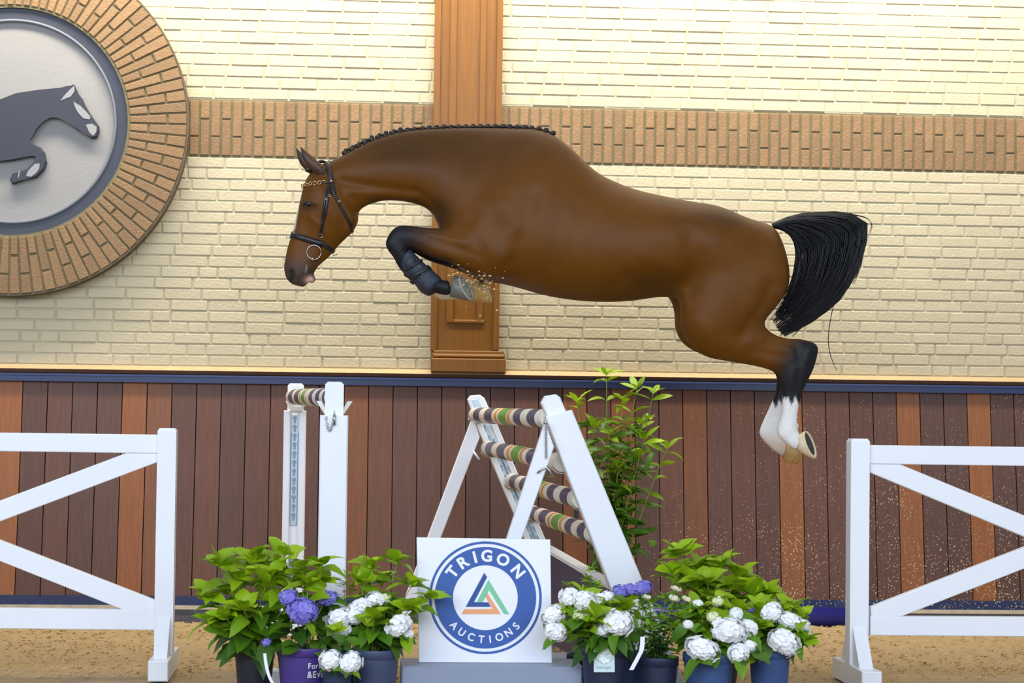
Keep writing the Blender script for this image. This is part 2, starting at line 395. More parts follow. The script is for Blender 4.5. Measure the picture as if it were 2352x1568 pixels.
# ------------------------------------------------------------------ floor: raked arena sand
def sand_floor():
    nx, ny = 300, 240; xs = np.linspace(X0-0.3, X1+0.3, nx); ys = np.concatenate([np.linspace(3.0, 8.0, 30), np.linspace(8.03, YB+0.1, ny-30)])
    rng = np.random.RandomState(5)
    def noise(sx, sy):
        g = rng.rand(int(sy)+2, int(sx)+2); u = np.linspace(0, sx-0.001, nx); v = np.linspace(0, sy-0.001, ny)
        ui = u.astype(int); vi = v.astype(int); fu = (u-ui)[None, :]; fv = (v-vi)[:, None]; fu = fu*fu*(3-2*fu); fv = fv*fv*(3-2*fv)
        return (g[np.ix_(vi, ui)]*(1-fu)+g[np.ix_(vi, ui+1)]*fu)*(1-fv)+(g[np.ix_(vi+1, ui)]*(1-fu)+g[np.ix_(vi+1, ui+1)]*fu)*fv
    h = 0.020*(noise(14, 14)-0.5)+0.022*(noise(60, 50)-0.5)+0.026*(noise(150, 120)-0.5)+0.02*(noise(260, 200)-0.5)
    flat = np.clip((ys-9.4)/0.9, 0.25, 1)[:, None]            # the driven strip in front is smoother
    h = h*flat-0.012
    X, Y = np.meshgrid(xs, ys)
    vs = np.stack([X, Y, h], -1).reshape(-1, 3)
    fs = [(j*nx+i, j*nx+i+1, (j+1)*nx+i+1, (j+1)*nx+i) for j in range(ny-1) for i in range(nx-1)]
    me = bpy.data.meshes.new('floor'); me.from_pydata(vs.tolist(), [], fs); me.materials.append(M_sand)
    me.polygons.foreach_set('use_smooth', [True]*len(me.polygons))
    o = place('floor', me, None); o['kind'] = 'structure'
sand_floor()
cl = MB(); rr = random.Random(8)
for _ in range(7000):
    x = rr.uniform(X0, X1); y = rr.uniform(9.6, YB-0.06); r = rr.choice([0.003, 0.004, 0.005, 0.006, 0.008])
    cl.ball((x, y, r*0.1), (r*rr.uniform(0.8, 1.5), r, r*rr.uniform(0.6, 1.1)), 5, 4)
tag(build('sand_crumbs', cl, mat('sand_crumb', srgb(188, 156, 108), 0.95, var=0.2, scale=40), None, True), 'loose crumbs of tan sand strewn over the arena floor', 'sand', kind='stuff')
# dust edge of arena behind the camera: plain ground going on
struct('floor_near', MB().box((X0-4, -6, -0.1), (X1+4, 3.05, -0.012)), M_sand)

# ------------------------------------------------------------------ round medallion on the wall
med = thing('wall_medallion', (RC.x, YW, RC.z-R_out), 'large round tan brick medallion with dark jumping horse relief on cream wall', 'medallion')
def disc_ring(r0, r1, y0, y1, n=96, r1b=None):
    mb = MB(); rings = []
    for (r, y) in ((r0, y1), (r0, y0), (r1, y0), (r1b or r1, y1)):
        rings.append([V((RC.x+r*math.cos(a), y, RC.z+r*math.sin(a))) for a in [2*math.pi*k/n for k in range(n)]])
    vs = [p for r in rings for p in r]; fs = []
    for k in range(4):
        k2 = (k+1) % 4
        for i in range(n): j = (i+1) % n; fs.append((k*n+i, k*n+j, k2*n+j, k2*n+i))
    return mb.add(vs, fs)
YR = YW-0.12
build('brick_bed', disc_ring(R_blue-0.01, R_out-0.006, YR, YW), M_mortar2, med)
build('rim_shade', disc_ring(R_out-0.008, R_out, YR-0.006, YW), mat('painted_rim_shade', srgb(92, 80, 62), 0.8), med)  # dark ring added for the shaded outer edge; shade is in the colour
NB = 92
def wedge(r0, r1, da):
    pts = []
    for r, s in ((r0, -1), (r0, 1), (r1, 1), (r1, -1)):
        hw = math.pi/NB*r-0.0052
        pts.append(V((r, 0, s*hw)))
    return MB().prism([pts[0], pts[1], pts[2], pts[3]], (0, 0.025, 0), 0.003)
rb0, rb1 = R_blue+0.004, R_out-0.012; d_ = rb1-rb0
kinds = [(rb0, rb0+d_*0.33-0.006), (rb0+d_*0.33+0.006, rb1), (rb0, rb0+d_*0.66-0.006), (rb0+d_*0.66+0.006, rb1)]
wm = []
for a, b in kinds:
    me = wedge(a, b, 0).mesh('brick'); me.materials.append(M_brown_brick); wm.append(me)
for k in range(NB):
    for me in (wm[:2] if k % 2 else wm[2:]):
        o = place('brick', me, None, med, V((RC.x, YR-0.011+random.uniform(-0.003, 0.003), RC.z))-ORG[med.name])
        o.rotation_euler = (0, -(k+0.5)*2*math.pi/NB, 0)
M_bluering = mat('slate_blue_paint', srgb(46, 50, 64), 0.55, var=0.12, scale=12)
build('inner_ring', disc_ring(R_disc, R_blue+0.004, YR+0.022, YW), M_bluering, med)
build('inner_bead', disc_ring(R_disc-0.012, R_disc+0.003, YR+0.012, YW), mat('grey_bead', srgb(104, 108, 116), 0.5), med, True)
M_disc = mat('grey_plaster', srgb(140, 138, 136), 0.7, var=0.04, scale=5, bump=0.15)
build('disc', MB().rings([[V((RC.x+R_disc*math.cos(a), y, RC.z+R_disc*math.sin(a))) for a in [2*math.pi*k/96 for k in range(96)]] for y in (YR+0.04, YW)]), M_disc, med)
rel = [(0, 230), (37, 213), (92, 205), (138, 202), (158, 199), (165, 194), (170, 193), (175, 209), (188, 225), (195, 243), (207, 262), (218, 277), (226, 288), (227, 300), (222, 314), (209, 317), (193, 305), (179, 298), (151, 278), (133, 268),
       (115, 267), (98, 277), (83, 294), (67, 321), (69, 331), (92, 337), (101, 349), (106, 372), (101, 388), (83, 406), (60, 409), (46, 415), (28, 422), (23, 413), (30, 397), (46, 393), (64, 390), (78, 376), (85, 363), (83, 356), (69, 356), (28, 367), (0, 370),
       (-50, 372), (-95, 362), (-112, 392), (-150, 430), (-168, 422), (-140, 390), (-148, 350), (-150, 300), (-140, 262), (-100, 240), (-50, 240)]
M_relief = mat('dark_cast_relief', srgb(40, 42, 54), 0.55, var=0.06, scale=8)
YL = YR-0.01
ro = build('horse_relief', MB().prism([P(x, y, YL) for x, y in rel], (0, YR+0.045-YL, 0), 0.006), M_relief, med)
M_relw = mat('pale_relief_paint', srgb(140, 140, 142), 0.6)
for pts in ([(170, 197), (171, 210), (162, 222), (148, 227), (138, 232), (147, 220), (158, 208)],
            [(168, 233), (185, 243), (196, 254), (208, 268), (206, 274), (192, 272), (182, 262), (174, 250)],
            [(197, 286), (212, 284), (222, 291), (221, 303), (214, 312), (205, 304)],
            [(80, 376), (91, 375), (90, 387), (83, 397), (71, 406), (60, 404), (64, 393), (72, 384)],
            [(43, 393), (46, 393), (43, 408), (41, 408)]):
    build('pale_marking', MB().prism([P(x, y, YL-0.003) for x, y in pts], (0, 0.006, 0)), M_relw, ro)

# ------------------------------------------------------------------ white fence sections
def fence(label, posts, rails, diags, base_px, name='fence_section'):
    base = floor_at(*base_px); Yf = base.y+0.1
    t = thing(name, (base.x, Yf, 0), label, 'fence')
    for (x0, x1, ytop) in posts:
        a = P(x0, ytop, Yf); b = P(x1, ytop, Yf); c = 0.008
        build('post', MB().rings([[V((a.x+i, Yf+j, z)) for i, j in ((0, 0), (b.x-a.x, 0), (b.x-a.x, 0.09), (0, 0.09))] for z in (0.09, a.z-0.012)] +
              [[V((a.x+i, Yf+j, a.z)) for i, j in ((c, c), (b.x-a.x-c, c), (b.x-a.x-c, 0.09-c), (c, 0.09-c))]]), M_whitepaint, t)
        f = build('foot', MB().cbox((a.x-0.002, Yf-0.24, 0.0), (b.x+0.002, Yf+0.33, 0.088), 0.004), M_whitepaint, t)
        build('gusset', MB().prism([(a.x+0.012, Yf, 0.26), (a.x+0.012, Yf, 0.088), (a.x+0.012, Yf-0.14, 0.088)], (b.x-a.x-0.024, 0, 0)), M_whitepaint, t)
        build('gusset', MB().prism([(a.x+0.012, Yf+0.09, 0.26), (a.x+0.012, Yf+0.09, 0.088), (a.x+0.012, Yf+0.23, 0.088)], (b.x-a.x-0.024, 0, 0)), M_whitepaint, t)
    for q in rails: build('rail', MB().prism([P(x, y, Yf+0.02) for x, y in q], (0, 0.05, 0), 0.003), M_whitepaint, t)
    for q in diags: build('brace', MB().prism([P(x, y, Yf+0.024) for x, y in q], (0, 0.042, 0), 0.003), M_whitepaint, t)
fence('white plank fence section with K-shaped braces under the brick medallion', [(362, 405, 983), (-660, -617, 972)],
      [[(-640, 985), (364, 998), (363, 1041), (-640, 1027)], [(-640, 1390), (359, 1400), (359, 1447), (-640, 1437)]],
      [[(-130, 1198), (290, 1040), (363, 1041), (362, 1061), (-130, 1246)], [(-130, 1190), (358, 1379), (358, 1400), (282, 1400), (-130, 1237)],
       [(-130, 1198), (-130, 1246), (-620, 1060), (-620, 1038), (-550, 1036)], [(-130, 1190), (-130, 1237), (-540, 1392), (-620, 1390), (-620, 1372)]], (380, 1556))
fence('white plank fence section with splayed foot to the right of the hydrangeas', [(1955, 1998, 1007), (2960, 3003, 1018)],
      [[(1997, 1022), (2980, 1034), (2980, 1078), (1997, 1065)], [(1999, 1415), (2980, 1421), (2980, 1466), (1999, 1459)]],
      [[(1998, 1065), (2068, 1066), (2480, 1236), (2480, 1285), (1999, 1085)], [(2000, 1394), (2480, 1208), (2480, 1256), (2072, 1415), (2001, 1415)],
       [(2480, 1236), (2900, 1077), (2965, 1078), (2965, 1098), (2480, 1285)], [(2480, 1208), (2965, 1400), (2965, 1421), (2880, 1420), (2480, 1256)]], (2000, 1580))

# ------------------------------------------------------------------ jump: striped poles
YN, YFAR = 9.25, 11.55
def pole_mat(name, stops):
    m = bpy.data.materials.new(name); m.use_nodes = True; N = m.node_tree.nodes; L = m.node_tree.links; b = N['Principled BSDF']
    b.inputs['Roughness'].default_value = 0.4
    tc = N.new('ShaderNodeTexCoord'); sp = N.new('ShaderNodeSeparateXYZ'); r = N.new('ShaderNodeValToRGB'); r.color_ramp.interpolation = 'CONSTANT'
    L.new(tc.outputs['Object'], sp.inputs[0]); L.new(sp.outputs[2], r.inputs[0])
    cr = r.color_ramp
    cr.elements[0].position = 0; cr.elements[0].color = stops[0][1]; cr.elements[1].position = min(1, stops[1][0]); cr.elements[1].color = stops[1][1]
    for p, c in stops[2:]:
        e = cr.elements.new(min(0.9999, p)); e.color = c
    L.new(r.outputs[0], b.inputs['Base Color'])
    return m
CREAM, PURP, GREEN, ORNG = srgb(238, 230, 214), srgb(88, 80, 104), srgb(112, 166, 66), srgb(230, 150, 50)
def s_of(u, Dn=YN, Df=YFAR): return u*Df/(Dn+u*(Df-Dn))
def stripe_stops(bands):
    st = [(0.0, CREAM)]
    for a, b, c in bands: st += [(s_of(a), c), (s_of(b), CREAM)]
    return st
pm_ = pole_mat('pole_stripes', stripe_stops([(0.06, 0.14, PURP), (0.21, 0.31, PURP), (0.35, 0.38, ORNG), (0.404, 0.51, GREEN), (0.524, 0.556, ORNG), (0.61, 0.71, PURP), (0.80, 0.91, PURP)]))
pm2_ = pole_mat('pole_stripes_narrow', stripe_stops([(0.06, 0.15, PURP), (0.21, 0.31, PURP), (0.34, 0.355, ORNG), (0.385, 0.47, GREEN), (0.50, 0.515, ORNG), (0.58, 0.67, PURP), (0.75, 0.85, PURP), (0.93, 0.99, PURP)]))
def pole(far, near, r, label, m, ext=0.06):
    A = P(far[0], far[1], YFAR-0.02); B = P(near[0], near[1], YN+0.104); d = (B-A); A = A-d.normalized()*ext*0; L_ = d.length
    mb = MB(); n = 20; rings = []
    for z, rr_ in ((0, r*0.9), (0.004, r), (L_-0.004, r), (L_, r*0.9)):
        rings.append([V((rr_*math.cos(2*math.pi*k/n), rr_*math.sin(2*math.pi*k/n), z/L_)) for k in range(n)])
    me = mb.rings(rings).mesh('jump_pole', smooth=False)
    for p in me.polygons: p.use_smooth = len(p.vertices) == 4
    o = place('jump_pole', me, m); o.location = A
    o.rotation_euler = d.to_track_quat('Z', 'Y').to_euler(); o.scale = (1, 1, L_)
    tag(o, label, 'pole', 'striped jump poles')
    return A, B
RAILS = [((1093, 953), (1262, 961)), ((1121, 1029), (1292, 1063)), ((1176, 1104), (1336, 1148)), ((1222, 1177), (1374, 1229))]
ends = []
for (f, nn), lb in zip(RAILS, ('striped purple, green and cream pole, topmost on the A-frame jump', 'striped purple, green and cream pole, second from top on the A-frame jump',
                               'striped purple, green and cream pole, third from top on the A-frame jump', 'striped purple, green and cream pole, lowest on the A-frame jump')):
    ends.append(pole(f, nn, 0.041, lb, pm_))
VP = pole((674, 911), (767, 913), 0.042, 'striped pole resting high on the upright jump standards', pm2_)

def key_mesh():
    pts = []
    for k in range(13):
        a = math.radians(-60+300*k/12); pts.append((0.0115*math.cos(a), 0, 0.0115*math.sin(a)+0.008))
    pts += [(-0.006, 0, -0.018), (0, 0, -0.022), (0.006, 0, -0.018)]
    return MB().prism(pts, (0, 0.004, 0)).mesh('keyhole')
KEY = key_mesh(); KEY.materials.append(M_hole)

def chain(a, b, sag, parent, n=14):
    a, b = V(a), V(b); mb = MB()
    pts = [a.lerp(b, i/n)-V((0, 0, sag*4*(i/n)*(1-i/n))) for i in range(n+1)]
    for i in range(n):
        c = (pts[i]+pts[i+1])/2; d = (pts[i+1]-pts[i]).normalized()
        side = V((0, 1, 0)) if i % 2 else V((1, 0, 0))
        side = (side-d*side.dot(d)).normalized()
        mb.torus(c, d*1.0, side, 0.006, 0.0016, 8, 5)
    return build('chain', mb, M_steel, parent, True)

def standard(label, Y, body, neck, ybot_z=0.0, track=None, near=True):
    """upright jump standard: wide post, slimmer sliding top, pole cup"""
    t = thing('jump_standard', (P((body[0]+body[1])/2, 1100, Y).x, Y, 0), label, 'jump standard', 'upright jump standards')
    a = P(body[0], body[2], Y); b = P(body[1], body[2], Y); x0, x1, zt = a.x, b.x, a.z; c = 0.006; D = 0.1
    if near:
        build('post', MB().rings([[V((x0+i, Y+j, z)) for i, j in ((c, 0), (x1-x0-c, 0), (x1-x0, c), (x1-x0, D), (0, D), (0, c))] for z in (0.05, zt)]), M_jumpwhite, t)
    else:
        m = (x1-x0)*0.31
        build('side_board', MB().cbox((x0, Y, 0.05), (x0+m, Y+D, zt), c), M_jumpwhite, t)
        build('side_board', MB().cbox((x1-m, Y, 0.05), (x1, Y+D, zt), c), M_jumpwhite, t)
        zlow = P(675, 1253, Y).z
        build('filler_board', MB().box((x0+m, Y+0.03, zlow-0.01), (x1-m, Y+D-0.02, zt-0.01)), M_jumpwhite, t)
        build('lower_board', MB().box((x0+m, Y+0.045, 0.05), (x1-m, Y+D-0.03, zlow-0.012)), mat('grey_board', srgb(150, 156, 166), 0.6), t)
        # metal track with keyhole slots
        tx0, tx1 = x0+m+0.004, x1-m-0.004; tz1, tz0 = P(675, 950, Y).z, P(675, 1207, Y).z
        tr = build('track', MB().cbox((tx0, Y+0.018, tz0), (tx1, Y+0.036, tz1), 0.003), M_track, t)
        for k in range(12):
            place('keyhole', KEY, None, tr, V(((tx0+tx1)/2, Y+0.0165, tz1-0.03-k*(tz1-tz0-0.05)/11.6))-ORG[t.name])
    n0, n1, nt_ = P(neck[0], neck[2], Y+0.02).x, P(neck[1], neck[2], Y+0.02).x, P(neck[0], neck[2], Y+0.02).z
    e = 0.012
    build('sliding_top', MB().rings([[V((n0+i, Y+0.022+j, z)) for i, j in ((0, 0), (n1-n0, 0), (n1-n0, 0.06), (0, 0.06))] for z in (zt-0.12, nt_-e)] +
          [[V((n0+i, Y+0.022+j, nt_)) for i, j in ((e, e), (n1-n0-e, e), (n1-n0-e, 0.06-e), (e, 0.06-e))]]), M_jumpwhite, t)
    for s in (-0.17, 0.12):
        build('foot', MB().cbox((x0+0.01, Y+s if s < 0 else Y+D, 0.0), (x1-0.01, Y if s < 0 else Y+D+0.17, 0.08), c), M_jumpwhite, t)
    build('foot', MB().cbox((x0-0.22, Y+0.01, 0.0), (x1+0.22, Y+D-0.01, 0.075), c), M_jumpwhite, t)
    return t
M_cup = mat('white_plastic', srgb(232, 230, 222), 0.45)
sn = standard('white upright jump standard nearer the camera with hanging chain', YN, (735, 800, 953), (747, 790, 876))
sf = standard('white upright jump standard with keyhole track by the plank wall', YFAR, (652, 703, 942), (661, 698, 880), near=False)
def cup(c, w, h, d, parent):
    """open V-shaped pole cup"""
    mb = MB(); rings = []
    for y in (c.y, c.y+d):
        rings.append([V((c.x+x, y, c.z+z)) for x, z in ((-w, h), (-w*0.55, 0), (w*0.55, 0), (w, h), (w*0.72, h), (w*0.45, h*0.3), (-w*0.45, h*0.3), (-w*0.72, h))])
    return build('cup', mb.rings(rings), M_cup, parent)
cp = VP[1]; cup(V((P(768, 930, YN+0.1).x, YN+0.085, cp.z-0.07)), 0.078, 0.055, 0.06, sn)
cp = VP[0]; cup(V((P(681, 930, YFAR-0.02).x, YFAR-0.06, cp.z-0.072)), 0.058, 0.05, 0.07, sf)
pz = P(767, 960, YN-0.01)
pin = build('pin', MB().tube([P(768, 976, YN-0.012), P(768, 950, YN-0.012)], 0.0055, 8).tube([P(768, 950, YN-0.012), P(768, 943, YN-0.012)], 0.0025, 6), M_steel, sn, True)
chain(P(748, 955, YN-0.008), P(766, 955, YN-0.01), 0.06, sn)

# ------------------------------------------------------------------ A-frame jump wings
def lerp2(a, b, t): return (a[0]+(b[0]-a[0])*t, a[1]+(b[1]-a[1])*t)
def to_floor(a, b, Y):
    """extend pixel line a->b to the floor at depth Y"""
    A, B = P(a[0], a[1], Y), P(b[0], b[1], Y); t = A.z/(A.z-B.z)
    return A+(B-A)*t
def wing(label, Y, bodyL, bodyR, neck, leg, near):
    t = thing('jump_wing', (P(bodyL[0][0], 1100, Y).x, Y, 0), label, 'jump wing', 'sloping A-frame jump wings')
    L0, R0_ = P(*bodyL[0], Y), P(*bodyR[0], Y); L1, R1 = to_floor(*bodyL, Y), to_floor(*bodyR, Y)
    if near:
        build('post', MB().prism([L0, R0_, R1, L1], (0, 0.1, 0), 0.005), M_jumpwhite, t)
    else:
        for f0, f1 in ((0, 0.30), (0.70, 1)):
            build('side_board', MB().prism([L0.lerp(R0_, f0), L0.lerp(R0_, f1), L1.lerp(R1, f1), L1.lerp(R1, f0)], (0, 0.1, 0), 0.003), M_jumpwhite, t)
        build('filler_board', MB().prism([L0.lerp(R0_, .30)+V((0, .03, 0)), L0.lerp(R0_, .70)+V((0, .03, 0)), L1.lerp(R1, .70)+V((0, .03, 0)), L1.lerp(R1, .30)+V((0, .03, 0))], (0, 0.06, 0)), M_jumpwhite, t)
    build('sliding_top', MB().prism([P(x, y, Y+0.02) for x, y in neck], (0, 0.06, 0), 0.006), M_jumpwhite, t)
    a, b, c, d = leg
    ly = Y-0.05
    build('support_leg', MB().prism([P(*a, ly), P(*b, ly), to_floor(b, c, ly), to_floor(a, d, ly)], (0, 0.045, 0), 0.004), M_jumpwhite, t)
    return t, L0, R0_, L1, R1
wn, *_ = wing('white sloping A-frame wing nearer the camera above the sign', YN, ((1253, 957), (1395, 1330)), ((1314, 941), (1475, 1330)),
              [(1243, 925), (1252, 909), (1277, 905), (1287, 912), (1320, 990), (1278, 1005)], ((1252, 968), (1273, 1026), (1199, 1236), (1164, 1236)), True)
wf, FL0, FR0, FL1, FR1 = wing('white sloping A-frame wing with keyhole tracks by the plank wall', YFAR, ((1089, 963), (1205, 1236)), ((1135, 957), (1252, 1236)),
              [(1074, 917), (1081, 908), (1102, 906), (1113, 914), (1140, 975), (1100, 990)], ((1086, 955), (1102, 1004), (1012, 1236), (981, 1236)), False)
mid0, mid1 = FL0.lerp(FR0, 0.5), FL1.lerp(FR1, 0.5); ax = (mid1-mid0).normalized(); ang = math.atan2(-ax.x, -ax.z)
for off in (-0.015, 0.0):
    pass
for s, lo in ((-0.021, 0.0), (0.021, 0.12)):
    q = mid0+V((s, 0, 0)); w_ = 0.016
    pts = [q+ax*lo+V((-w_, 0.006, 0)), q+ax*lo+V((w_, 0.006, 0)), mid1+V((s+w_, 0.006, 0))-ax*0.1, mid1+V((s-w_, 0.006, 0))-ax*0.1]
    tr = build('track', MB().prism(pts, (0, 0.03, 0), 0.002), M_track, wf)
    k = 0.06+lo
    while k < 1.05:
        o = place('keyhole', KEY, None, tr, q+ax*k+V((0, 0.0045, 0))-ORG[wf.name]); o.rotation_euler = (0, ang, 0); o.scale = (0.85, 1, 0.85)
        k += 0.058
tt = build('track_top', MB().prism([P(x, y, YFAR+0.016) for x, y in ((1083, 918), (1097, 915), (1108, 938), (1094, 942))], (0, 0.01, 0), 0.002), M_track, wf)
for (A, B) in ends:          # thin steel cups under each pole
    for E, par, dy in ((A, wf, 0.05), (B, wn, 0)):
        d = (B-A).normalized(); e1 = V((1, 0, 0)); c = E+d*0.02*(1 if dy > 0 else -1)
        build('cup', MB().torus(c, V((1, 0, 0)), V((0, 0, 1)), 0.047, 0.004, 14, 6, (math.pi*1.12, math.pi*1.95)), M_steel, par, True)
chain(P(1253, 975, YN-0.055), P(1254, 1052, YN-0.055), 0.0, wn, 26)
pp = [P(1234, 1086, YN-0.062), P(1246, 1076, YN-0.062), P(1255, 1073, YN-0.062), P(1262, 1080, YN-0.062), P(1271, 1099, YN-0.062)]
build('pin', MB().tube(pp, 0.0045, 8), M_steel, wn, True)
build('pin', MB().tube([P(1087, 1036, YFAR-0.06), P(1101, 1055, YFAR-0.06)], 0.006, 8), M_jumpwhite, wf, True)
build('bolt', MB().ball(P(1083, 962, YFAR-0.055), 0.012, 8, 6), M_steel, wf, True)
build('bolt', MB().ball(P(1253, 970, YN-0.055), 0.010, 8, 6), M_steel, wn, True)

# dark filler board lying along the foot of the ramp
fb = MB(); A = P(1235, 1255, YFAR-0.25); B = P(1400, 1352, YN+0.25); dv = V((0.05, 0, 0))
fb.prism([A, B, V((B.x, B.y, 0.02)), V((A.x, A.y, 0.02))], dv)
fo = thing('jump_filler', ((A.x+B.x)/2, (A.y+B.y)/2, 0), 'dark purple filler board with pale top edge under the A-frame', 'jump filler')
build('panel', fb, mat('purple_panel', srgb(72, 66, 92), 0.5, var=0.08), fo)
build('top_edge', MB().prism([A+V((-.006, 0, 0)), B+V((-.006, 0, 0)), B+V((-.006, 0, 0.016)), A+V((-.006, 0, 0.016))], V((0.062, 0, 0))), M_whitepaint, fo)

# navy pole lying by the kickboard
g0 = floor_at(1500, 1450); ye = YB-0.14
a = P(1340, 1420, ye); b = P(1944, 1429, ye); rp = 0.055
gp = thing('ground_pole', (b.x-0.7, ye, 0), 'navy pole with white end lying along the foot of the wall', 'pole')
build('shaft', MB().tube([(a.x, ye, rp-0.005), (b.x, ye, rp-0.005)], rp, 20), mat('navy_gloss', srgb(38, 38, 120), 0.3), gp, True)
build('end_band', MB().tube([(b.x, ye, rp-0.005), (b.x+0.16, ye, rp-0.005)], rp*1.01, 20), M_whitepaint, gp, True)

# ------------------------------------------------------------------ auction sign on its grey block
YS = 8.75
M_signwhite = mat('sign_white', srgb(240, 242, 248), 0.4); M_logo_blue = mat('logo_blue', srgb(52, 92, 166), 0.45)
blk = thing('sign_block', (P(1128, 0, YS).x, YS, 0), 'low grey block carrying the white auction sign', 'block')
bt = P(1115, 1526, YS-0.06).z
xa, xb = P(922, 1540, YS-0.1).x, P(1337, 1540, YS-0.1).x
build('block', MB().cbox((xa, YS-0.12, 0.0), (xb, YS+0.16, bt), 0.006), mat('grey_blue_block', srgb(138, 148, 168), 0.45, var=0.05, scale=3), blk)
blk2 = build('low_block', MB().cbox((P(1240, 1530, YS+0.4).x, YS+0.35, 0.0), (P(1318, 1530, YS+0.4).x, YS+0.55, P(1300, 1507, YS+0.4).z), 0.005), mat('pale_grey_block', srgb(186, 188, 204), 0.5))
tag(blk2, 'pale grey low block just behind the right edge of the sign', 'block')
sign = thing('auction_sign', (P(1115, 0, YS).x, YS, bt), 'white square board with round blue auction logo', 'sign')
cor = [P(957, 1234, YS), P(1264, 1239, YS), P(1268, 1527, YS), P(962, 1524, YS)]
zmn = bt+0.001
cor[2].z = max(cor[2].z, zmn); cor[3].z = max(cor[3].z, zmn)
build('board', MB().prism(cor, (0, 0.018, 0), 0.002), M_signwhite, sign)
def signpt(px, py, dy): return P(px, py, YS)+V((0, -dy, 0))
CX, CY = 1114.8, 1372.2
def ringflat(r0, r1, dy, n=120):
    mb = MB(); rings = [[signpt(CX+r*math.sin(a), CY-r*math.cos(a), dy) for a in [2*math.pi*k/n for k in range(n)]] for r in (r0, r1)]
    return mb.rings(rings, False)
logo = build('logo_outline', ringflat(123.8, 129.5, 0.0012), M_logo_blue, sign)
band_ = build('logo_band', ringflat(74.4, 116.7, 0.0012), M_logo_blue, sign)
def crop6(pts): return [(900+x/3.92, 1200+y/3.92) for x, y in pts]
for nm, col, pts in (('blue_chevron', srgb(44, 78, 150), [(832, 450), (858, 490), (740, 714), (868, 716), (890, 757), (665, 757)]),
                     ('green_chevron', srgb(126, 200, 156), [(870, 512), (1057, 823), (1010, 823), (875, 605), (820, 712), (765, 712)]),
                     ('orange_chevron', srgb(240, 166, 116), [(860, 632), (980, 823), (628, 822), (650, 778), (905, 776), (842, 665)])):
    q = [signpt(x, y, 0.0014) for x, y in crop6(pts)]
    build(nm, MB().add(q, [tuple(range(len(q)))]), mat(nm, col, 0.45), sign)
def glyph(ch, bold=0.03):
    c = bpy.data.curves.new('glyph', 'FONT'); c.body = ch; c.align_x = 'CENTER'; c.offset = bold; c.fill_mode = 'FRONT' if hasattr(c, 'fill_mode') else c.fill_mode; c.resolution_u = 6
    o = bpy.data.objects.new('glyph', c); COL.objects.link(o); bpy.context.view_layer.update()
    dg = bpy.context.evaluated_depsgraph_get(); me = bpy.data.meshes.new_from_object(o.evaluated_get(dg))
    vs = [V(v.co) for v in me.vertices]; fs = [tuple(p.vertices) for p in me.polygons]
    bpy.data.objects.remove(o); bpy.data.curves.remove(c); bpy.data.meshes.remove(me)
    return vs, fs
def arc_text(txt, angs, r_base, cap, top=True, bold=0.03, wide=1.1):
    mb = MB()
    for ch, a in zip(txt, angs):
        vs, fs = glyph(ch, bold); h = 0.70; out = []
        for v in vs:
            x, y = v.x/h*cap*wide, v.y/h*cap
            th = math.radians(a)
            if top:
                px = CX+(r_base+y)*math.sin(th)+x*math.cos(th); py = CY-(r_base+y)*math.cos(th)+x*math.sin(th)
            else:
                px = CX+(r_base-y)*math.sin(th)+x*math.cos(th); py = CY+(r_base-y)*math.cos(th)-x*math.sin(th)
            out.append(signpt(px, py, 0.0022))
        mb.add(out, fs)
    return mb
build('lettering', arc_text('TRIGON', (-52, -33, -14.5, 2, 25, 51), 84, 25.5, True, 0.035, 1.0), M_signwhite, band_)
build('lettering', arc_text('AUCTIONS', (-48.5, -34.5, -20, -5.5, 6.5, 19.5, 33.5, 47.5), 104, 17, False, 0.02, 0.95), M_signwhite, band_)


# ------------------------------------------------------------------ the horse
YH = 10.35
horse = thing('horse', (P(1300, 500, YH).x, YH, P(1300, 1057, YH).z), 'brown horse with white hind socks leaping leftwards over the jump', 'horse')
def loft(mb, st, Y0, n=28, k=4, cap=True):
    """st rows: ax, ay, bx, by (pixels of the two outline points), half-width, exponent, skew, dy"""
    rows = [tuple(r)+((0.85, 0.0, 0.0)[len(r)-5:] if len(r) < 8 else ()) for r in st]
    rings = []
    for r in cat_spline(rows, k):
        ax_, ay, bx, by, w, e, sk, dy = r; Yc = Y0+dy
        A, B = P(ax_, ay, Yc), P(bx, by, Yc); C = (A+B)/2; hv = (A-B)/2; ring = []
        for i in range(n):
            t = 2*math.pi*i/n; sn, cs = math.sin(t), math.cos(t)
            y = w*math.copysign(abs(sn)**e, sn)*(1+sk*cs)
            ring.append(C+hv*cs+V((0, y, 0)))
        rings.append(ring)
    return mb.rings(rings, cap)
hb = MB()
# head
loft(hb, [(668, 652, 699, 660, .030), (657, 638, 706, 651, .048), (652, 617, 716, 636, .060), (655, 592, 731, 612, .058), (662, 561, 755, 591, .056), (672, 530, 781, 561, .066),
          (679, 500, 804, 537, .084), (687, 467, 820, 512, .100, .85, .10), (697, 425, 824, 490, .102, .85, .22), (712, 398, 818, 470, .088, .85, .18), (738, 378, 806, 440, .070), (765, 370, 800, 420, .055)], YH)
loft(hb, [(706, 634, 716, 652, .020), (714, 628, 721, 650, .027), (722, 632, 727, 643, .018)], YH, 16)        # lower lip
loft(hb, [(785, 450, 823, 494, .045, .8), (772, 460, 824, 506, .073, .8), (757, 490, 815, 526, .077, .8), (748, 520, 796, 546, .060, .8), (742, 545, 775, 567, .04, .8)], YH)   # cheeks
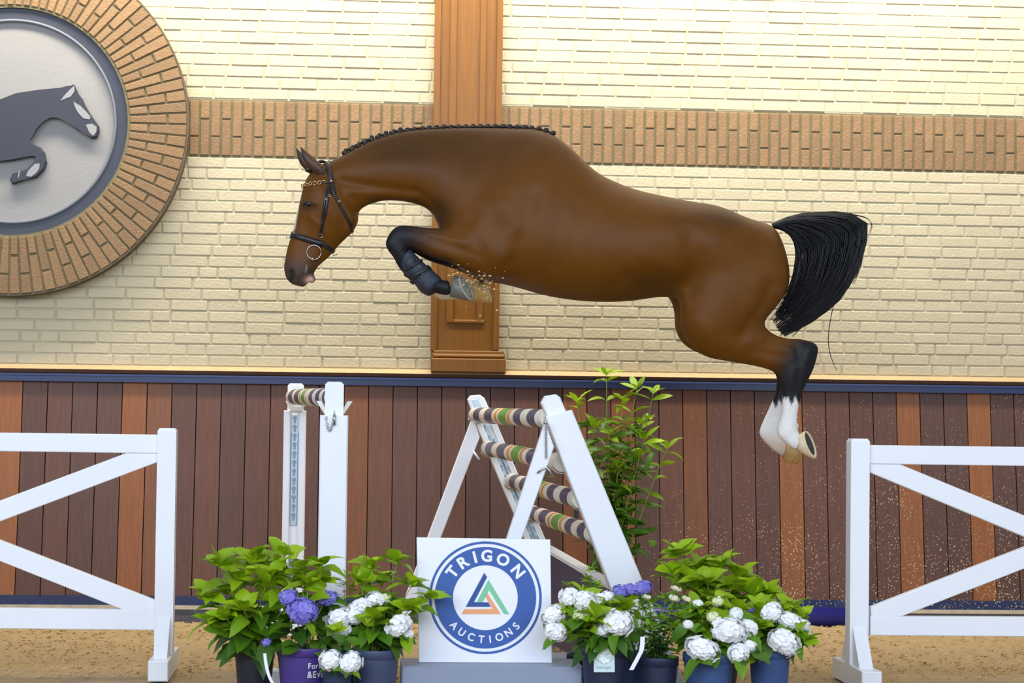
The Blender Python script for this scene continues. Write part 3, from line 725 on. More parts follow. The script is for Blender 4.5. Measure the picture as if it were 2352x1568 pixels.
# neck and trunk
loft(hb, [(745, 371, 800, 440, .060), (762, 368, 822, 482, .078, .85, -.05), (797, 350, 842, 473, .082, .9, -.10), (855, 321, 882, 461, .088, .95, -.18), (925, 301, 932, 464, .098, .95, -.22), (1005, 294, 985, 483, .115, .95, -.25),
          (1085, 292, 1010, 528, .145, .95, -.28), (1165, 292, 1040, 592, .195, .95, -.26), (1240, 297, 1092, 640, .235, .92, -.22), (1305, 334, 1170, 656, .262, .9, -.14), (1372, 398, 1260, 680, .285, .88, -.06),
          (1450, 433, 1350, 692, .302, .86, .0), (1520, 451, 1440, 692, .305, .86, .03), (1588, 464, 1520, 682, .290, .84, .08), (1648, 474, 1578, 690, .280, .82, .10), (1703, 497, 1640, 712, .268, .82, .08),
          (1744, 510, 1710, 728, .238, .82, .04), (1774, 520, 1765, 718, .190, .85), (1794, 556, 1803, 676, .12, .9), (1806, 596, 1813, 640, .05, .9)], YH, 36)
# shoulder and withers padding
loft(hb, [(1225, 330, 1150, 350, .06), (1230, 380, 1105, 420, .15), (1220, 440, 1070, 490, .205, .8), (1205, 510, 1050, 560, .215, .8), (1190, 570, 1060, 620, .19, .8), (1165, 625, 1100, 645, .14)], YH, 32)
loft(hb, [(1262, 302, 1225, 330, .03), (1292, 322, 1240, 370, .07), (1330, 358, 1270, 420, .12), (1372, 398, 1310, 470, .17), (1420, 422, 1370, 520, .2)], YH)
for sgn, sh in ((-1, 0), (1, 1)):
    Yl = YH+sgn*0.145
    # fore leg
    if sgn < 0:
        fl = [(1180, 470, 1225, 590, .075), (1120, 495, 1180, 632, .098), (1078, 508, 1138, 641, .094), (1042, 520, 1095, 630, .078), (1005, 521, 1042, 610, .064), (967, 519, 988, 590, .052), (938, 516, 945, 571, .047),
              (910, 519, 938, 570, .046), (891, 541, 936, 571, .046), (885, 562, 934, 574, .044), (893, 578, 935, 578, .041), (904, 592, 943, 582, .037), (911, 608, 954, 591, .031), (927, 626, 968, 604, .029), (947, 641, 984, 618, .029),
              (962, 656, 1001, 633, .032), (976, 668, 1014, 640, .035), (995, 672, 1024, 644, .033), (1013, 677, 1028, 642, .031), (1034, 680, 1033, 636, .036)]
    else:
        fl = [(1180, 490, 1215, 600, .075), (1125, 505, 1170, 640, .095), (1080, 515, 1130, 646, .092), (1044, 530, 1090, 638, .078), (1005, 533, 1040, 618, .064), (967, 531, 990, 602, .052), (940, 530, 948, 580, .046),
              (914, 532, 940, 580, .045), (897, 550, 938, 582, .045), (892, 568, 938, 585, .043), (898, 584, 938, 589, .040), (908, 598, 946, 594, .036), (914, 613, 957, 602, .031), (930, 632, 970, 614, .029), (951, 648, 988, 626, .029),
              (970, 664, 1004, 640, .033), (986, 672, 1016, 646, .035), (1002, 684, 1030, 654, .033), (1018, 690, 1042, 660, .031), (1050, 688, 1052, 654, .032), (1083, 692, 1080, 650, .038)]
    loft(hb, fl, Yl-0.0, 24)
    # hind leg
    Yl = YH+sgn*0.135
    if sgn < 0:
        hl = [(1585, 520, 1770, 540, .06), (1570, 585, 1805, 590, .112, .8), (1562, 645, 1811, 640, .128, .8), (1560, 700, 1796, 690, .128, .8), (1562, 748, 1770, 722, .118, .82), (1582, 790, 1754, 742, .100), (1622, 819, 1760, 752, .082),
              (1680, 831, 1783, 769, .062), (1735, 841, 1812, 777, .050), (1772, 852, 1846, 779, .043), (1786, 862, 1879, 794, .043), (1791, 880, 1872, 838, .041), (1795, 902, 1857, 872, .033), (1796, 926, 1842, 906, .029),
              (1792, 955, 1833, 945, .029), (1784, 980, 1831, 974, .035), (1786, 1000, 1832, 985, .036), (1800, 1014, 1835, 992, .032), (1812, 1025, 1837, 997, .034), (1828, 1036, 1838, 1003, .036)]
    else:
        hl = [(1580, 540, 1760, 560, .06), (1560, 600, 1790, 600, .11, .8), (1535, 675, 1785, 660, .115, .8), (1546, 710, 1770, 700, .112, .8), (1549, 752, 1755, 724, .105, .82), (1570, 790, 1745, 744, .095), (1618, 816, 1752, 754, .080),
              (1678, 827, 1775, 771, .062), (1730, 838, 1802, 780, .050), (1768, 850, 1832, 784, .043), (1782, 862, 1862, 800, .043), (1783, 882, 1852, 842, .040), (1778, 908, 1834, 880, .033), (1768, 932, 1815, 915, .030),
              (1757, 956, 1802, 948, .030), (1744, 988, 1798, 976, .036), (1747, 1004, 1800, 988, .037), (1762, 1022, 1806, 1000, .033), (1778, 1036, 1808, 1014, .034), (1800, 1051, 1806, 1024, .037)]
    loft(hb, hl, Yl, 24)
    # flank fold and stifle padding
hbm = hb.mesh('body_raw')
tmp = place('body_raw', hbm, None)
md = tmp.modifiers.new('r', 'REMESH'); md.mode = 'VOXEL'; md.voxel_size = 0.0085; md.use_smooth_shade = True
ms = tmp.modifiers.new('s', 'SMOOTH'); ms.factor = 0.5; ms.iterations = 9
bpy.context.view_layer.update()
dg = bpy.context.evaluated_depsgraph_get()
bme = bpy.data.meshes.new_from_object(tmp.evaluated_get(dg)); bme.name = 'body'
bpy.data.objects.remove(tmp)
nv = len(bme.vertices)
co = np.empty(nv*3); bme.vertices.foreach_get('co', co); co = co.reshape(-1, 3)
ed = np.empty(len(bme.edges)*2, int); bme.edges.foreach_get('vertices', ed); ed = ed.reshape(-1, 2)
deg = np.bincount(ed.ravel(), minlength=nv)[:, None]
def lap(c):
    s = np.zeros_like(c); np.add.at(s, ed[:, 0], c[ed[:, 1]]); np.add.at(s, ed[:, 1], c[ed[:, 0]])
    return s/deg
px, py = proj(co)
def near_mask(cx_, cy_, r): return np.exp(-((px-cx_)**2+(py-cy_)**2)/(2*r*r))
# blend the joins of limbs, jaw and shoulder into the trunk
wS = np.zeros(nv)
for cx_, cy_, r in ((1130, 520, 60), (1160, 620, 45), (1060, 560, 40), (1580, 620, 60), (1640, 560, 80), (1760, 600, 60), (1560, 700, 30), (1280, 400, 60), (1240, 480, 70), (800, 430, 35), (1040, 470, 60), (1200, 350, 60), (1400, 480, 60), (1740, 700, 40)):
    wS = np.maximum(wS, near_mask(cx_, cy_, r))
wS = (np.clip(wS*1.3, 0, 1)*0.9)[:, None]
for _ in range(45): co = co*(1-wS)+lap(co)*wS
# anatomical relief: ridges (+) and grooves (-) along the coat, the same on both flanks
def normals(c):
    bme.vertices.foreach_set('co', c.ravel()); bme.update()
    n_ = np.empty(nv*3); bme.vertices.foreach_get('normal', n_); return n_.reshape(-1, 3)
def polydist(pts):
    d = np.full(nv, 1e9)
    for (x0, y0), (x1, y1) in zip(pts[:-1], pts[1:]):
        vx, vy = x1-x0, y1-y0; l2 = vx*vx+vy*vy+1e-9
        t = np.clip(((px-x0)*vx+(py-y0)*vy)/l2, 0, 1)
        d = np.minimum(d, np.hypot(px-x0-t*vx, py-y0-t*vy))
    return d
STROKES = [
    ([(778, 415), (832, 425), (907, 434), (964, 442), (1003, 480)], 9, -.010), ([(800, 440), (880, 447), (950, 456)], 9, .007),          # jugular groove
    ([(800, 390), (900, 385), (1000, 390)], 26, .008), ([(850, 350), (960, 335), (1100, 325)], 16, -.004),
    ([(1205, 335), (1120, 420), (1060, 480), (1040, 530)], 22, -.006),                                                                   # front of the shoulder blade
    ([(1235, 345), (1170, 420), (1115, 490), (1085, 540)], 30, .008), ([(1225, 450), (1205, 540), (1165, 605), (1138, 635)], 15, -.008),
    ([(1150, 470), (1180, 520), (1160, 580)], 22, .010), ([(1200, 430), (1170, 470)], 18, .006), ([(1095, 555), (1112, 590), (1120, 625)], 13, -.008), ([(1085, 500), (1070, 525), (1085, 560)], 13, -.006),
    ([(1130, 632), (1150, 600), (1185, 570)], 11, .004),
    ([(990, 548), (1050, 570), (1100, 590)], 7, -.005), ([(990, 535), (1050, 550), (1090, 560)], 8, .004), ([(1000, 575), (1060, 598)], 7, .004),
    ([(1250, 420), (1230, 520), (1235, 600)], 20, .006), ([(1290, 440), (1280, 540), (1270, 620)], 12, -.003), ([(1330, 470), (1318, 560), (1310, 630)], 12, -.003), ([(1372, 490), (1362, 580), (1352, 640)], 12, -.003),
    ([(1480, 615), (1515, 628), (1549, 645), (1568, 668)], 14, -.005), ([(1440, 640), (1490, 650), (1530, 660)], 18, -.012), ([(1480, 590), (1520, 605), (1555, 625)], 16, .005),
    ([(1585, 545), (1602, 590), (1588, 660)], 18, -.010), ([(1560, 550), (1550, 610)], 24, .007), ([(1572, 505), (1590, 515)], 18, .004), ([(1545, 640), (1568, 670), (1572, 700)], 8, .010),
    ([(1640, 560), (1650, 650), (1640, 740)], 32, .012), ([(1773, 660), (1750, 710), (1705, 770)], 15, -.014), ([(1780, 560), (1800, 620), (1795, 660)], 20, .008), ([(1700, 520), (1740, 560)], 16, -.006),
    ([(1600, 740), (1640, 785), (1700, 800)], 18, .008), ([(1700, 800), (1760, 812), (1800, 820)], 9, -.004), ([(1760, 785), (1830, 792)], 6, -.006), ([(1740, 820), (1790, 835)], 8, .004),
    ([(1830, 800), (1838, 830)], 7, -.007), ([(1860, 800), (1850, 830)], 6, .005), ([(1820, 850), (1815, 890)], 6, .004), ([(1836, 850), (1830, 900)], 4, -.004),
    ([(905, 545), (918, 560)], 8, -.004), ([(900, 535), (893, 560)], 7, .004),
    # head
    ([(668, 622), (671, 634), (668, 644)], 5.5, -.016), ([(660, 618), (675, 616), (681, 634), (676, 648)], 4, .006),
    ([(700, 652), (712, 632), (716, 622)], 3, -.006), ([(696, 482), (708, 484), (722, 478)], 5, -.006), ([(694, 466), (707, 460), (722, 466)], 4.5, .010), ([(712, 500), (742, 520), (756, 540)], 5, .006),
    ([(700, 500), (705, 545), (700, 580)], 10, -.005), ([(770, 440), (790, 470), (808, 510), (796, 538)], 8, .008), ([(750, 470), (765, 500)], 14, .006), ([(745, 405), (750, 430)], 8, -.007), ([(725, 560), (740, 580)], 10, -.004),
]
nn = normals(co)
side = np.clip(np.abs(nn[:, 1])*1.2, 0, 1)
disp = np.zeros(nv)
for pts, sg, amp in STROKES:
    far_leg = (co[:, 1] > YH+0.05) & (py > 690)
    disp += amp*np.exp(-(polydist(pts)/sg)**2/1.4)*side
co = co+nn*disp[:, None]
for _ in range(2): co = co*0.5+lap(co)*0.5
nn = normals(co)
bme.vertices.foreach_set('co', (co-np.array(ORG['horse'])).ravel()); bme.update()
# coat colours
px, py = proj(co); ynear = co[:, 1] < YH
def ss(a, b, x): t = np.clip((x-a)/(b-a), 0, 1); return t*t*(3-2*t)
rng = np.random.RandomState(2); jit = rng.rand(nv)
BAY, DK, BLK = np.array(srgb(99, 58, 5)[:3]), np.array(srgb(56, 36, 13)[:3]), np.array(srgb(28, 27, 30)[:3])
WHT, MUZ, PINK = np.array(srgb(232, 228, 222)[:3]), np.array(srgb(66, 54, 48)[:3]), np.array(srgb(214, 166, 152)[:3])
c = np.tile(BAY, (nv, 1))
def mixc(c, col, m): m = m[:, None]; return c*(1-m)+col*m
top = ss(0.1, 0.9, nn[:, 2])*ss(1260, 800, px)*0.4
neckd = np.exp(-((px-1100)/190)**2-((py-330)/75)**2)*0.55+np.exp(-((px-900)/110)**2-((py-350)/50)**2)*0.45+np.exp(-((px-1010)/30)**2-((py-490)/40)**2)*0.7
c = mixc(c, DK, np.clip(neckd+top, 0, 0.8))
c = mixc(c, DK, 0.55*np.exp(-((px-1660)/90)**2-((py-495)/30)**2)+0.3*ss(1500, 1530, px)*ss(480, 455, py))
c = mixc(c, DK, 0.5*np.exp(-((px-1480)/70)**2-((py-650)/28)**2))
c = mixc(c, DK, 0.4*np.exp(-(polydist([(860, 462), (960, 474), (1005, 510)])/16)**2))
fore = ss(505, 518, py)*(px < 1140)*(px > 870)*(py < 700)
c = mixc(c, BLK, fore*ss(1035, 925, px+(jit-0.5)*6)*np.where(py > 505, 1, 0))
c = mixc(c, BLK, fore*(px < 1045)*ss(582, 600, py)*ss(1060, 1000, px+1.2*(590-py)))
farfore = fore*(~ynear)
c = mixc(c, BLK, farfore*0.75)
hockx = px+0.55*(py-800)
hind = (px > 1735)*ss(770, 790, py)
c = mixc(c, BLK, hind*ss(1775, 1845, hockx+(jit-.5)*5))
edge = 921+8*np.sin(px*0.35)+(jit-.5)*5+np.where(ynear, np.where(px < 1804, -14, 0), np.where(px < 1775, -12, 6))
sock = (px > 1735)*ss(-4, 4, py-edge)
c = mixc(c, WHT, sock)
c = mixc(c, np.array(srgb(206, 178, 138)[:3]), sock*0.55*ss(985, 1030, py)*(~ynear))
fs_ = (~ynear)*(px > 992)*(px < 1092)*ss(664, 668, py)
c = mixc(c, np.array(srgb(224, 204, 170)[:3]), fs_.astype(float))
# face
fl_x = np.interp(py, [396, 423, 467, 504, 527, 561, 595], [716, 697, 687, 678, 673, 662, 654])
bl = np.exp(-((co[:, 1]-YH)/0.03)**6)*ss(9, 2, px-fl_x)*ss(418, 432, py)*ss(540, 520, py)*(px < 740)
c = mixc(c, WHT, bl)
head = (px < 760)*(py > 500)
c = mixc(c, MUZ, head*ss(575, 632, py+0.25*(700-px))*0.9)
c = mixc(c, PINK, (px < 735)*np.clip(1.6*np.exp(-((px-711)/10)**2-((py-643)/8)**2), 0, 1))
c = mixc(c, np.array(srgb(190, 180, 176)[:3]), (px < 735)*np.exp(-(polydist([(704, 610), (703, 624)])/1.8)**2)*0.35)
c = mixc(c, BLK, (px < 735)*np.exp(-(polydist([(668, 622), (671, 634), (668, 643)])/4.5)**2)*0.95)
c = mixc(c, MUZ*0.6, np.exp(-((px-709)/17)**2-((py-473)/10)**2)*0.75)
c = c*(0.96+0.08*jit[:, None])
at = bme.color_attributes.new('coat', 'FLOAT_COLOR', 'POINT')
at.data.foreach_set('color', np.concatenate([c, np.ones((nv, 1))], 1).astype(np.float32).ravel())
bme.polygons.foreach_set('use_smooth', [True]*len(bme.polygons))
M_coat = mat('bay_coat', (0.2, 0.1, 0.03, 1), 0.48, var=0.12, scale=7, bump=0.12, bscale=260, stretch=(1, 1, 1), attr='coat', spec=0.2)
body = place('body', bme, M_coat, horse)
tri = BVHTree.FromPolygons([V(x) for x in co], [tuple(p.vertices) for p in bme.polygons])

def hit(px_, py_, side=-1, off=0.0):
    """point on the coat under a pixel, from the near (-1) or far (+1) flank"""
    q = P(px_, py_, YH); o = q+V((0, side*1.0, 0)); r = tri.ray_cast(o, V((0, -side, 0)))
    if r[0] is None:
        r = tri.find_nearest(q)
    return r[0]+r[1].normalized()*off

M_hair = mat('black_hair', srgb(13, 13, 15), 0.42, var=0.25, scale=30, spec=0.3)
M_dkhair = mat('dark_brown_hair', srgb(34, 26, 22), 0.5, var=0.2, scale=40)
M_ear = mat('ear_coat', srgb(90, 54, 18), 0.5, col2=srgb(58, 36, 18), scale=22)
for yo, dx, dy in ((-0.052, 0, 0), (0.052, -10, 3)):
    e = MB()
    loft(e, [(690+dx, 337+dy, 691+dx, 336.5+dy, .002), (691.5+dx, 346+dy, 698+dx, 343+dy, .010), (694.5+dx, 361+dy, 710+dx, 352+dy, .020), (702+dx, 377+dy, 724+dx, 364+dy, .027), (714+dx, 389+dy, 738+dx, 376+dy, .028), (727+dx, 402+dy, 750+dx, 388+dy, .022), (738+dx, 412+dy, 757+dx, 398+dy, .012)], YH+yo, 16)
    eo = build('ear', e, M_ear, horse, True)
    hl_ = MB(); loft(hl_, [(691+dx, 340+dy, 693+dx, 340+dy, .003), (693+dx, 350+dy, 699+dx, 348+dy, .006), (698+dx, 366+dy, 706+dx, 361+dy, .009), (708+dx, 382+dy, 718+dx, 376+dy, .009), (720+dx, 393+dy, 727+dx, 388+dy, .005)], YH+yo-0.012, 10)
    build('ear_opening', hl_, M_dkhair, eo, True)
M_eye = mat('eye', srgb(16, 12, 12), 0.06, spec=0.8)
for s_ in (-1, 1):
    q = hit(709, 473, s_, -0.010)
    eo = build('eye', MB().ball(q, (0.020, 0.018, 0.015), 16, 12), M_eye, horse, True)
    lid = MB(); ptsl = [hit(x, y, s_, 0.0015) for x, y in ((698, 475), (702, 469), (709, 466.5), (716, 468), (721, 473))]
    lid.tube(ptsl, [0.0015, 0.0035, 0.0042, 0.0035, 0.0015], 7); build('eyelid', lid, mat('lid', srgb(52, 38, 30), 0.5), eo, True)
# plaited mane
br = MB().ball((0, 0, 0), (0.019, 0.017, 0.014), 10, 7).ball((0.004, 0, 0.013), (0.012, 0.012, 0.011), 8, 6).mesh('mane_braid', smooth=True); br.materials.append(M_dkhair)
crest = cat_spline([(793, 350), (850, 321.5), (925, 300), (1005, 292.5), (1085, 290.5), (1165, 290.5), (1235, 295), (1268, 305)], 40)
seg = np.concatenate([[0], np.cumsum(np.hypot(*np.diff(crest, axis=0).T))]); L_ = seg[-1]; nb = 30
for k in range(nb):
    s_ = L_*k/(nb-1); x = np.interp(s_, seg, crest[:, 0]); y = np.interp(s_, seg, crest[:, 1])
    q = P(x, y+1.5, YH); f = 1.0 if k < 9 else 0.92
    o = place('mane_braid', br, None, horse, q-ORG['horse']+V((0, -0.004, 0)))
    o.rotation_euler = (random.uniform(-.2, .2), random.uniform(-.2, .3), random.uniform(-.3, .3)); o.scale = (f*(0.95 if k < 9 else 1.15), f, f*(1.0 if k < 9 else 0.72))
fk = MB().ball(P(707, 391, YH-0.02), (0.014, 0.02, 0.010), 10, 7).ball(P(712, 390, YH-0.02), (0.013, 0.02, 0.011), 8, 6).ball(P(739, 371, YH), (0.02, 0.03, 0.008), 8, 6)
build('forelock', fk, M_dkhair, horse, True)

# tail: a thick core of hair plus loose strands
inner = [(1776, 523), (1800, 529), (1819, 546), (1829, 572), (1829, 605), (1820, 650), (1800, 695), (1772, 733)]
outer = [(1772, 514), (1828, 493), (1895, 488), (1955, 491), (1992, 516), (1984, 565), (1962, 628), (1925, 685), (1862, 735), (1797, 768)]
def resample(p, n):
    q = cat_spline(p, 20); s = np.concatenate([[0], np.cumsum(np.hypot(*np.diff(q, axis=0).T))]); t = np.linspace(0, s[-1], n)
    return np.stack([np.interp(t, s, q[:, 0]), np.interp(t, s, q[:, 1])], 1)
NS = 16; I_, O_ = resample(inner, NS), resample(outer, NS)
tl = MB(); rr = random.Random(4)
th = MB(); rings = []
for j in range(NS-4):
    a, b = I_[j], O_[j]; f = j/(NS-5); w = 0.02+0.035*math.sin(math.pi*min(1, f*1.05))**0.7
    lo, hi = 0.10+0.2*f*f, 0.94-0.12*f*f; ring = []
    for k in range(20):
        t = 2*math.pi*k/20; u = (lo+hi)/2+(hi-lo)/2*math.cos(t); wob = 0.004*math.sin(9*u+j)
        q = a*(1-u)+b*u; ring.append(P(q[0], q[1], YH+math.sin(t)*w*(1-0.5*f)+wob))
    rings.append(ring)
th.rings(rings)
tail = build('tail', th, M_hair, horse, True)
for k in range(760):
    u = rr.random(); u = u if rr.random() < .8 else rr.choice([.02, .05, .97, 1.0, .9]); y0 = rr.uniform(-1, 1); f_end = rr.choice([0.72, .78, 0.84, 0.9, 0.95, 1.0]) if u < .55 else rr.choice([.84, .9, .96, 1.0, 1.0]); amp = rr.uniform(-9, 9); ph = rr.uniform(0, 6)
    pts = []; rad = []
    for j in range(NS):
        f = j/(NS-1)*f_end; q = np.array([np.interp(f*(NS-1), range(NS), I_[:, d])*(1-u)+np.interp(f*(NS-1), range(NS), O_[:, d])*u for d in (0, 1)])
        env = 0.022+0.045*math.sin(math.pi*min(1, f*1.1))**0.7
        sp = amp*f*math.sin(3*f+ph)+ (rr.uniform(-1, 1)*0.6 if j > 3 else 0)
        pts.append(P(q[0]+sp, q[1]+sp*0.7, YH+y0*env*math.sqrt(max(0.05, 1-(2*u-1)**2))*1.05)); rad.append(0.0024*(1-0.75*f**3))
    tl.tube(pts, rad, 4, False)
for q in ([(1960, 492), (1990, 500), (2001, 515), (1996, 535)], [(1985, 540), (1978, 600), (1960, 650)], [(1975, 580), (1970, 620), (1955, 650)], [(1924, 670), (1910, 720), (1902, 775), (1907, 815), (1921, 850)], [(1815, 740), (1800, 758), (1790, 772)], [(1855, 730), (1835, 755), (1818, 772)]):
    for d in range(3 if q[0][0] != 1924 else 2):
        sp = cat_spline(q, 8); tl.tube([P(x+d*1.6*i/len(sp), y+d*0.8, YH) for i, (x, y) in enumerate(sp)], [0.0017*(1-0.6*i/len(sp)) for i in range(len(sp))], 4, False)
build('tail_strands', tl, M_hair, tail, True)

# hooves: wall from coronet to ground edge, and the sole
M_hoof = mat('grey_hoof', srgb(104, 100, 92), 0.45, var=0.2, scale=30, bump=0.2); M_sole = mat('pale_sole', srgb(150, 150, 136), 0.7, var=0.25, scale=60, bump=0.4)
M_hooftan = mat('tan_hoof', srgb(196, 156, 92), 0.5, var=0.2, scale=40); M_frog = mat('dark_frog', srgb(46, 48, 54), 0.7, var=0.2, scale=40); M_hoofpale = mat('pale_hoof', srgb(216, 198, 162), 0.5, var=0.1, scale=40)
def hoof(cor, cr, sole, sl, sw, toe, nrm, Y, m, msole, mrim):
    """cor, sole: (pixel, dy); toe: pixel direction of the toe; nrm: 3-D normal of the sole"""
    C = P(cor[0], cor[1], Y); S = P(sole[0], sole[1], Y); n_ = V(nrm).normalized()
    td = P(sole[0]+toe[0], sole[1]+toe[1], Y)-S; td = (td-n_*td.dot(n_)).normalized(); sd = n_.cross(td)
    ca = (S-C).normalized(); ct = (td-ca*td.dot(ca)).normalized(); cs = ca.cross(ct)
    def ring(c_, t_, s_, a, b, hb_): return [c_+t_*(a*math.cos(x) if math.cos(x) > 0 else hb_*math.cos(x))+s_*(b*math.sin(x)) for x in [2*math.pi*k/24 for k in range(24)]]
    r0 = ring(C-ca*0.004, ct, cs, cr, cr*0.92, cr); r1 = ring(S, td, sd, sl, sw, sl*0.85)
    mid = [a.lerp(b, 0.55)+(a.lerp(b, 0.55)-C.lerp(S, 0.55))*0.04 for a, b in zip(r0, r1)]
    h = build('hoof', MB().rings([r0, mid, r1, ring(S+n_*0.006, td, sd, sl*0.97, sw*0.97, sl*0.82)]), m, horse, True)
    build('sole', MB().rings([ring(S+n_*0.0065, td, sd, sl*0.80, sw*0.78, sl*0.74), ring(S+n_*0.0095, td, sd, sl*0.62, sw*0.6, sl*0.6)]), msole, h, True)
    build('shoe', MB().rings([ring(S+n_*0.004, td, sd, sl*1.01, sw*1.01, sl*0.86), ring(S+n_*0.012, td, sd, sl*1.0, sw*1.0, sl*0.85), ring(S+n_*0.012, td, sd, sl*0.82, sw*0.8, sl*0.76), ring(S+n_*0.004, td, sd, sl*0.8, sw*0.78, sl*0.74)], False), mrim, h, True)
    return h
hoof((1037, 658), .048, (1067, 661), .070, .060, (18, 26), (0.86, -0.42, 0.42), YH-0.145, M_hoof, M_sole, M_sole)
hoof((1081, 668), .046, (1112, 668), .066, .058, (16, 24), (0.93, 0.12, 0.42), YH+0.145, M_hooftan, M_sole, M_hoofpale)
hoof((1834, 1017), .038, (1856, 1020), .076, .050, (19, 30), (0.78, -0.56, 0.30), YH-0.135, M_hoofpale, M_frog, M_hoofpale)
hoof((1803, 1038), .040, (1826, 1041), .052, .05, (4, 16), (0.97, 0.15, 0.0), YH+0.135, M_hooftan, M_frog, M_hooftan)
build('ergot_tuft', MB().ball(P(1828, 979, YH-0.135), (0.014, 0.014, 0.018), 10, 8), M_hoofpale, horse, True)

# tendon boots on the fore cannons
M_boot = mat('navy_boot', srgb(35, 43, 56), 0.55, var=0.1, scale=30, bump=0.25, bscale=200); M_bootd = mat('boot_strap', srgb(24, 28, 36), 0.5)
def boot(Y, dx, dy, w):
    b_ = MB(); st = [(921, 594, 942, 572), (921, 612, 958, 588), (930, 627, 973, 603), (948, 642, 991, 618), (960, 657, 1005, 631), (972, 667, 1012, 637), (984, 671, 1013, 642)]
    loft(b_, [(a+dx, b+dy, c_+dx, d+dy, w*f, .75) for (a, b, c_, d), f in zip(st, (1.0, 1.05, 1.0, 1.0, 1.15, 1.15, 0.95))], Y, 24)
    o = build('tendon_boot', b_, M_boot, horse, True)
    for pq in (((925, 622, 967, 596), (929, 626, 971, 600)), ((938, 638, 983, 609), (946, 644, 991, 617))):
        s_ = MB(); (a0, b0, c0, d0), (a1, b1, c1, d1) = pq
        loft(s_, [(a0+dx-1, b0+dy+1, c0+dx+1, d0+dy-1, w*1.14, .75), (a1+dx-1, b1+dy+1, c1+dx+1, d1+dy-1, w*1.14, .75)], Y, 24, 2)
        build('strap', s_, M_bootd, o, True)
    for cx_, cy_, r1, r2 in ((943, 603, .030, .036), (984, 652, .033, .036)):
        build('shell_pad', MB().ball(P(cx_+dx, cy_+dy, Y-w*0.72), (r1, w*0.5, r2), 16, 10), M_boot, o, True)
    for x, y in ((964, 612), (971, 628)): build('stud', MB().ball(P(x+dx, y+dy, Y-w*1.22), 0.0035, 6, 5), M_steel, o, True)
boot(YH-0.145, 0, 0, .042)
boot(YH+0.145, 3, 9, .040)

# bridle
M_leather = mat('dark_leather', srgb(30, 24, 26), 0.35, var=0.15, scale=60); M_leatherb = mat('brown_leather', srgb(52, 36, 34), 0.4)
def band_loop(p, q, width, off=0.004, arc=(0, 2*math.pi), n=48, ctr=0.5, th=0.003):
    """strap that runs round the head in the plane through pixels p, q and the sideways axis; width in metres"""
    A, B = P(p[0], p[1], YH), P(q[0], q[1], YH); C = A.lerp(B, ctr); u = (A-B).normalized(); w = V((0, 1, 0)); ax_ = u.cross(w).normalized(); rows = []
    for k in range(n+1):
        t = arc[0]+(arc[1]-arc[0])*k/n; d = u*math.cos(t)+w*math.sin(t); row = []
        for s_ in (-0.5, 0.5):
            o = C+ax_*(width*s_); r = tri.ray_cast(o+d*0.4, -d, 0.4)
            h_ = r[0] if r[0] is not None else o+d*0.08
            row.append((h_+d*off, h_+d*(off+th)))
        rows.append([row[0][0], row[0][1], row[1][1], row[1][0]])
    return MB().rings(rows, True)
def strap(pts, width, side=-1, off=0.0035, th=0.003, k=6):
    sp = cat_spline(pts, k); rows = []
    for i, q in enumerate(sp):
        t = sp[min(i+1, len(sp)-1)]-sp[max(i-1, 0)]; t = t/np.hypot(*t); nrm = np.array([-t[1], t[0]])*width*238
        a = hit(q[0]-nrm[0], q[1]-nrm[1], side); b = hit(q[0]+nrm[0], q[1]+nrm[1], side); o = V((0, side, 0))
        rows.append([a+o*off*0.5, a+o*(off+th), b+o*(off+th), b+o*off*0.5])
    return MB().rings(rows, True)
bridle = build('bridle', band_loop((752, 371), (762, 424), 0.026, 0.003, (-2.15, 2.15), ctr=0.9), M_leatherb, horse, True)
build('noseband', band_loop((671, 540), (737, 562), 0.030, 0.003, (-2.25, 2.25), 44, ctr=0.75), M_leather, bridle, True)
build('flash_strap', band_loop((722, 550), (773, 583), 0.020, 0.003, (math.pi-1.75, math.pi+1.75), 40, ctr=0.35), M_leather, bridle, True)
build('throatlatch', band_loop((755, 424), (812, 535), 0.012, 0.003, (math.pi-1.7, math.pi+1.7), 40, ctr=0.2), M_leather, bridle, True)
for s_ in (-1, 1):
    build('cheekpiece', strap([(757, 424), (754, 455), (748, 490), (741, 520), (735, 545)], 0.014, s_), M_leather, bridle, True)
    build('cheekpiece', strap([(754, 430), (747, 465), (742, 500), (737, 535)], 0.010, s_, 0.005), M_leather, bridle, True)
    build('throat_strap', strap([(760, 424), (768, 450), (778, 470), (795, 500), (811, 530)], 0.014, s_), M_leather, bridle, True)
    build('browband_end', strap([(758, 422), (740, 424)], 0.012, s_, 0.004), M_leatherb, bridle, True)
    q = hit(721, 581, s_, 0.008); e2 = P(721, 581, YH)
    br_ = build('bit_ring', MB().torus(q, V((1, 0, 0)), V((0, s_*0.12, 1)), 0.034, 0.0027, 32, 8), M_steel, bridle, True)
    build('bit_end', MB().ball(q+V((-0.007, s_*0.004, -0.033)), 0.0085, 10, 8), M_steel, br_, True)
    build('rosette', MB().ball(hit(761, 421, s_, 0.006), (0.008, 0.006, 0.006), 10, 8), M_brass, bridle, True)
    def buckle(x, y, w_, h_, ang):
        q = hit(x, y, s_, 0.008); c_, sn_ = math.cos(ang), math.sin(ang); e1 = V((c_, 0, sn_)); e2 = V((-sn_, 0, c_)); cor_ = [q+e1*w_+e2*h_, q-e1*w_+e2*h_, q-e1*w_-e2*h_, q+e1*w_-e2*h_, q+e1*w_+e2*h_]
        return MB().tube(cor_, 0.0016, 6)
    for x, y, w_, h_, a_ in ((736, 543, .009, .008, 0.1), (747, 463, .007, .004, 0.2), (755, 455, .007, .004, .2), (777, 467, .009, .003, 0.5)):
        build('buckle', buckle(x, y, w_, h_, a_), M_brass if y < 500 else M_steel, bridle, True)
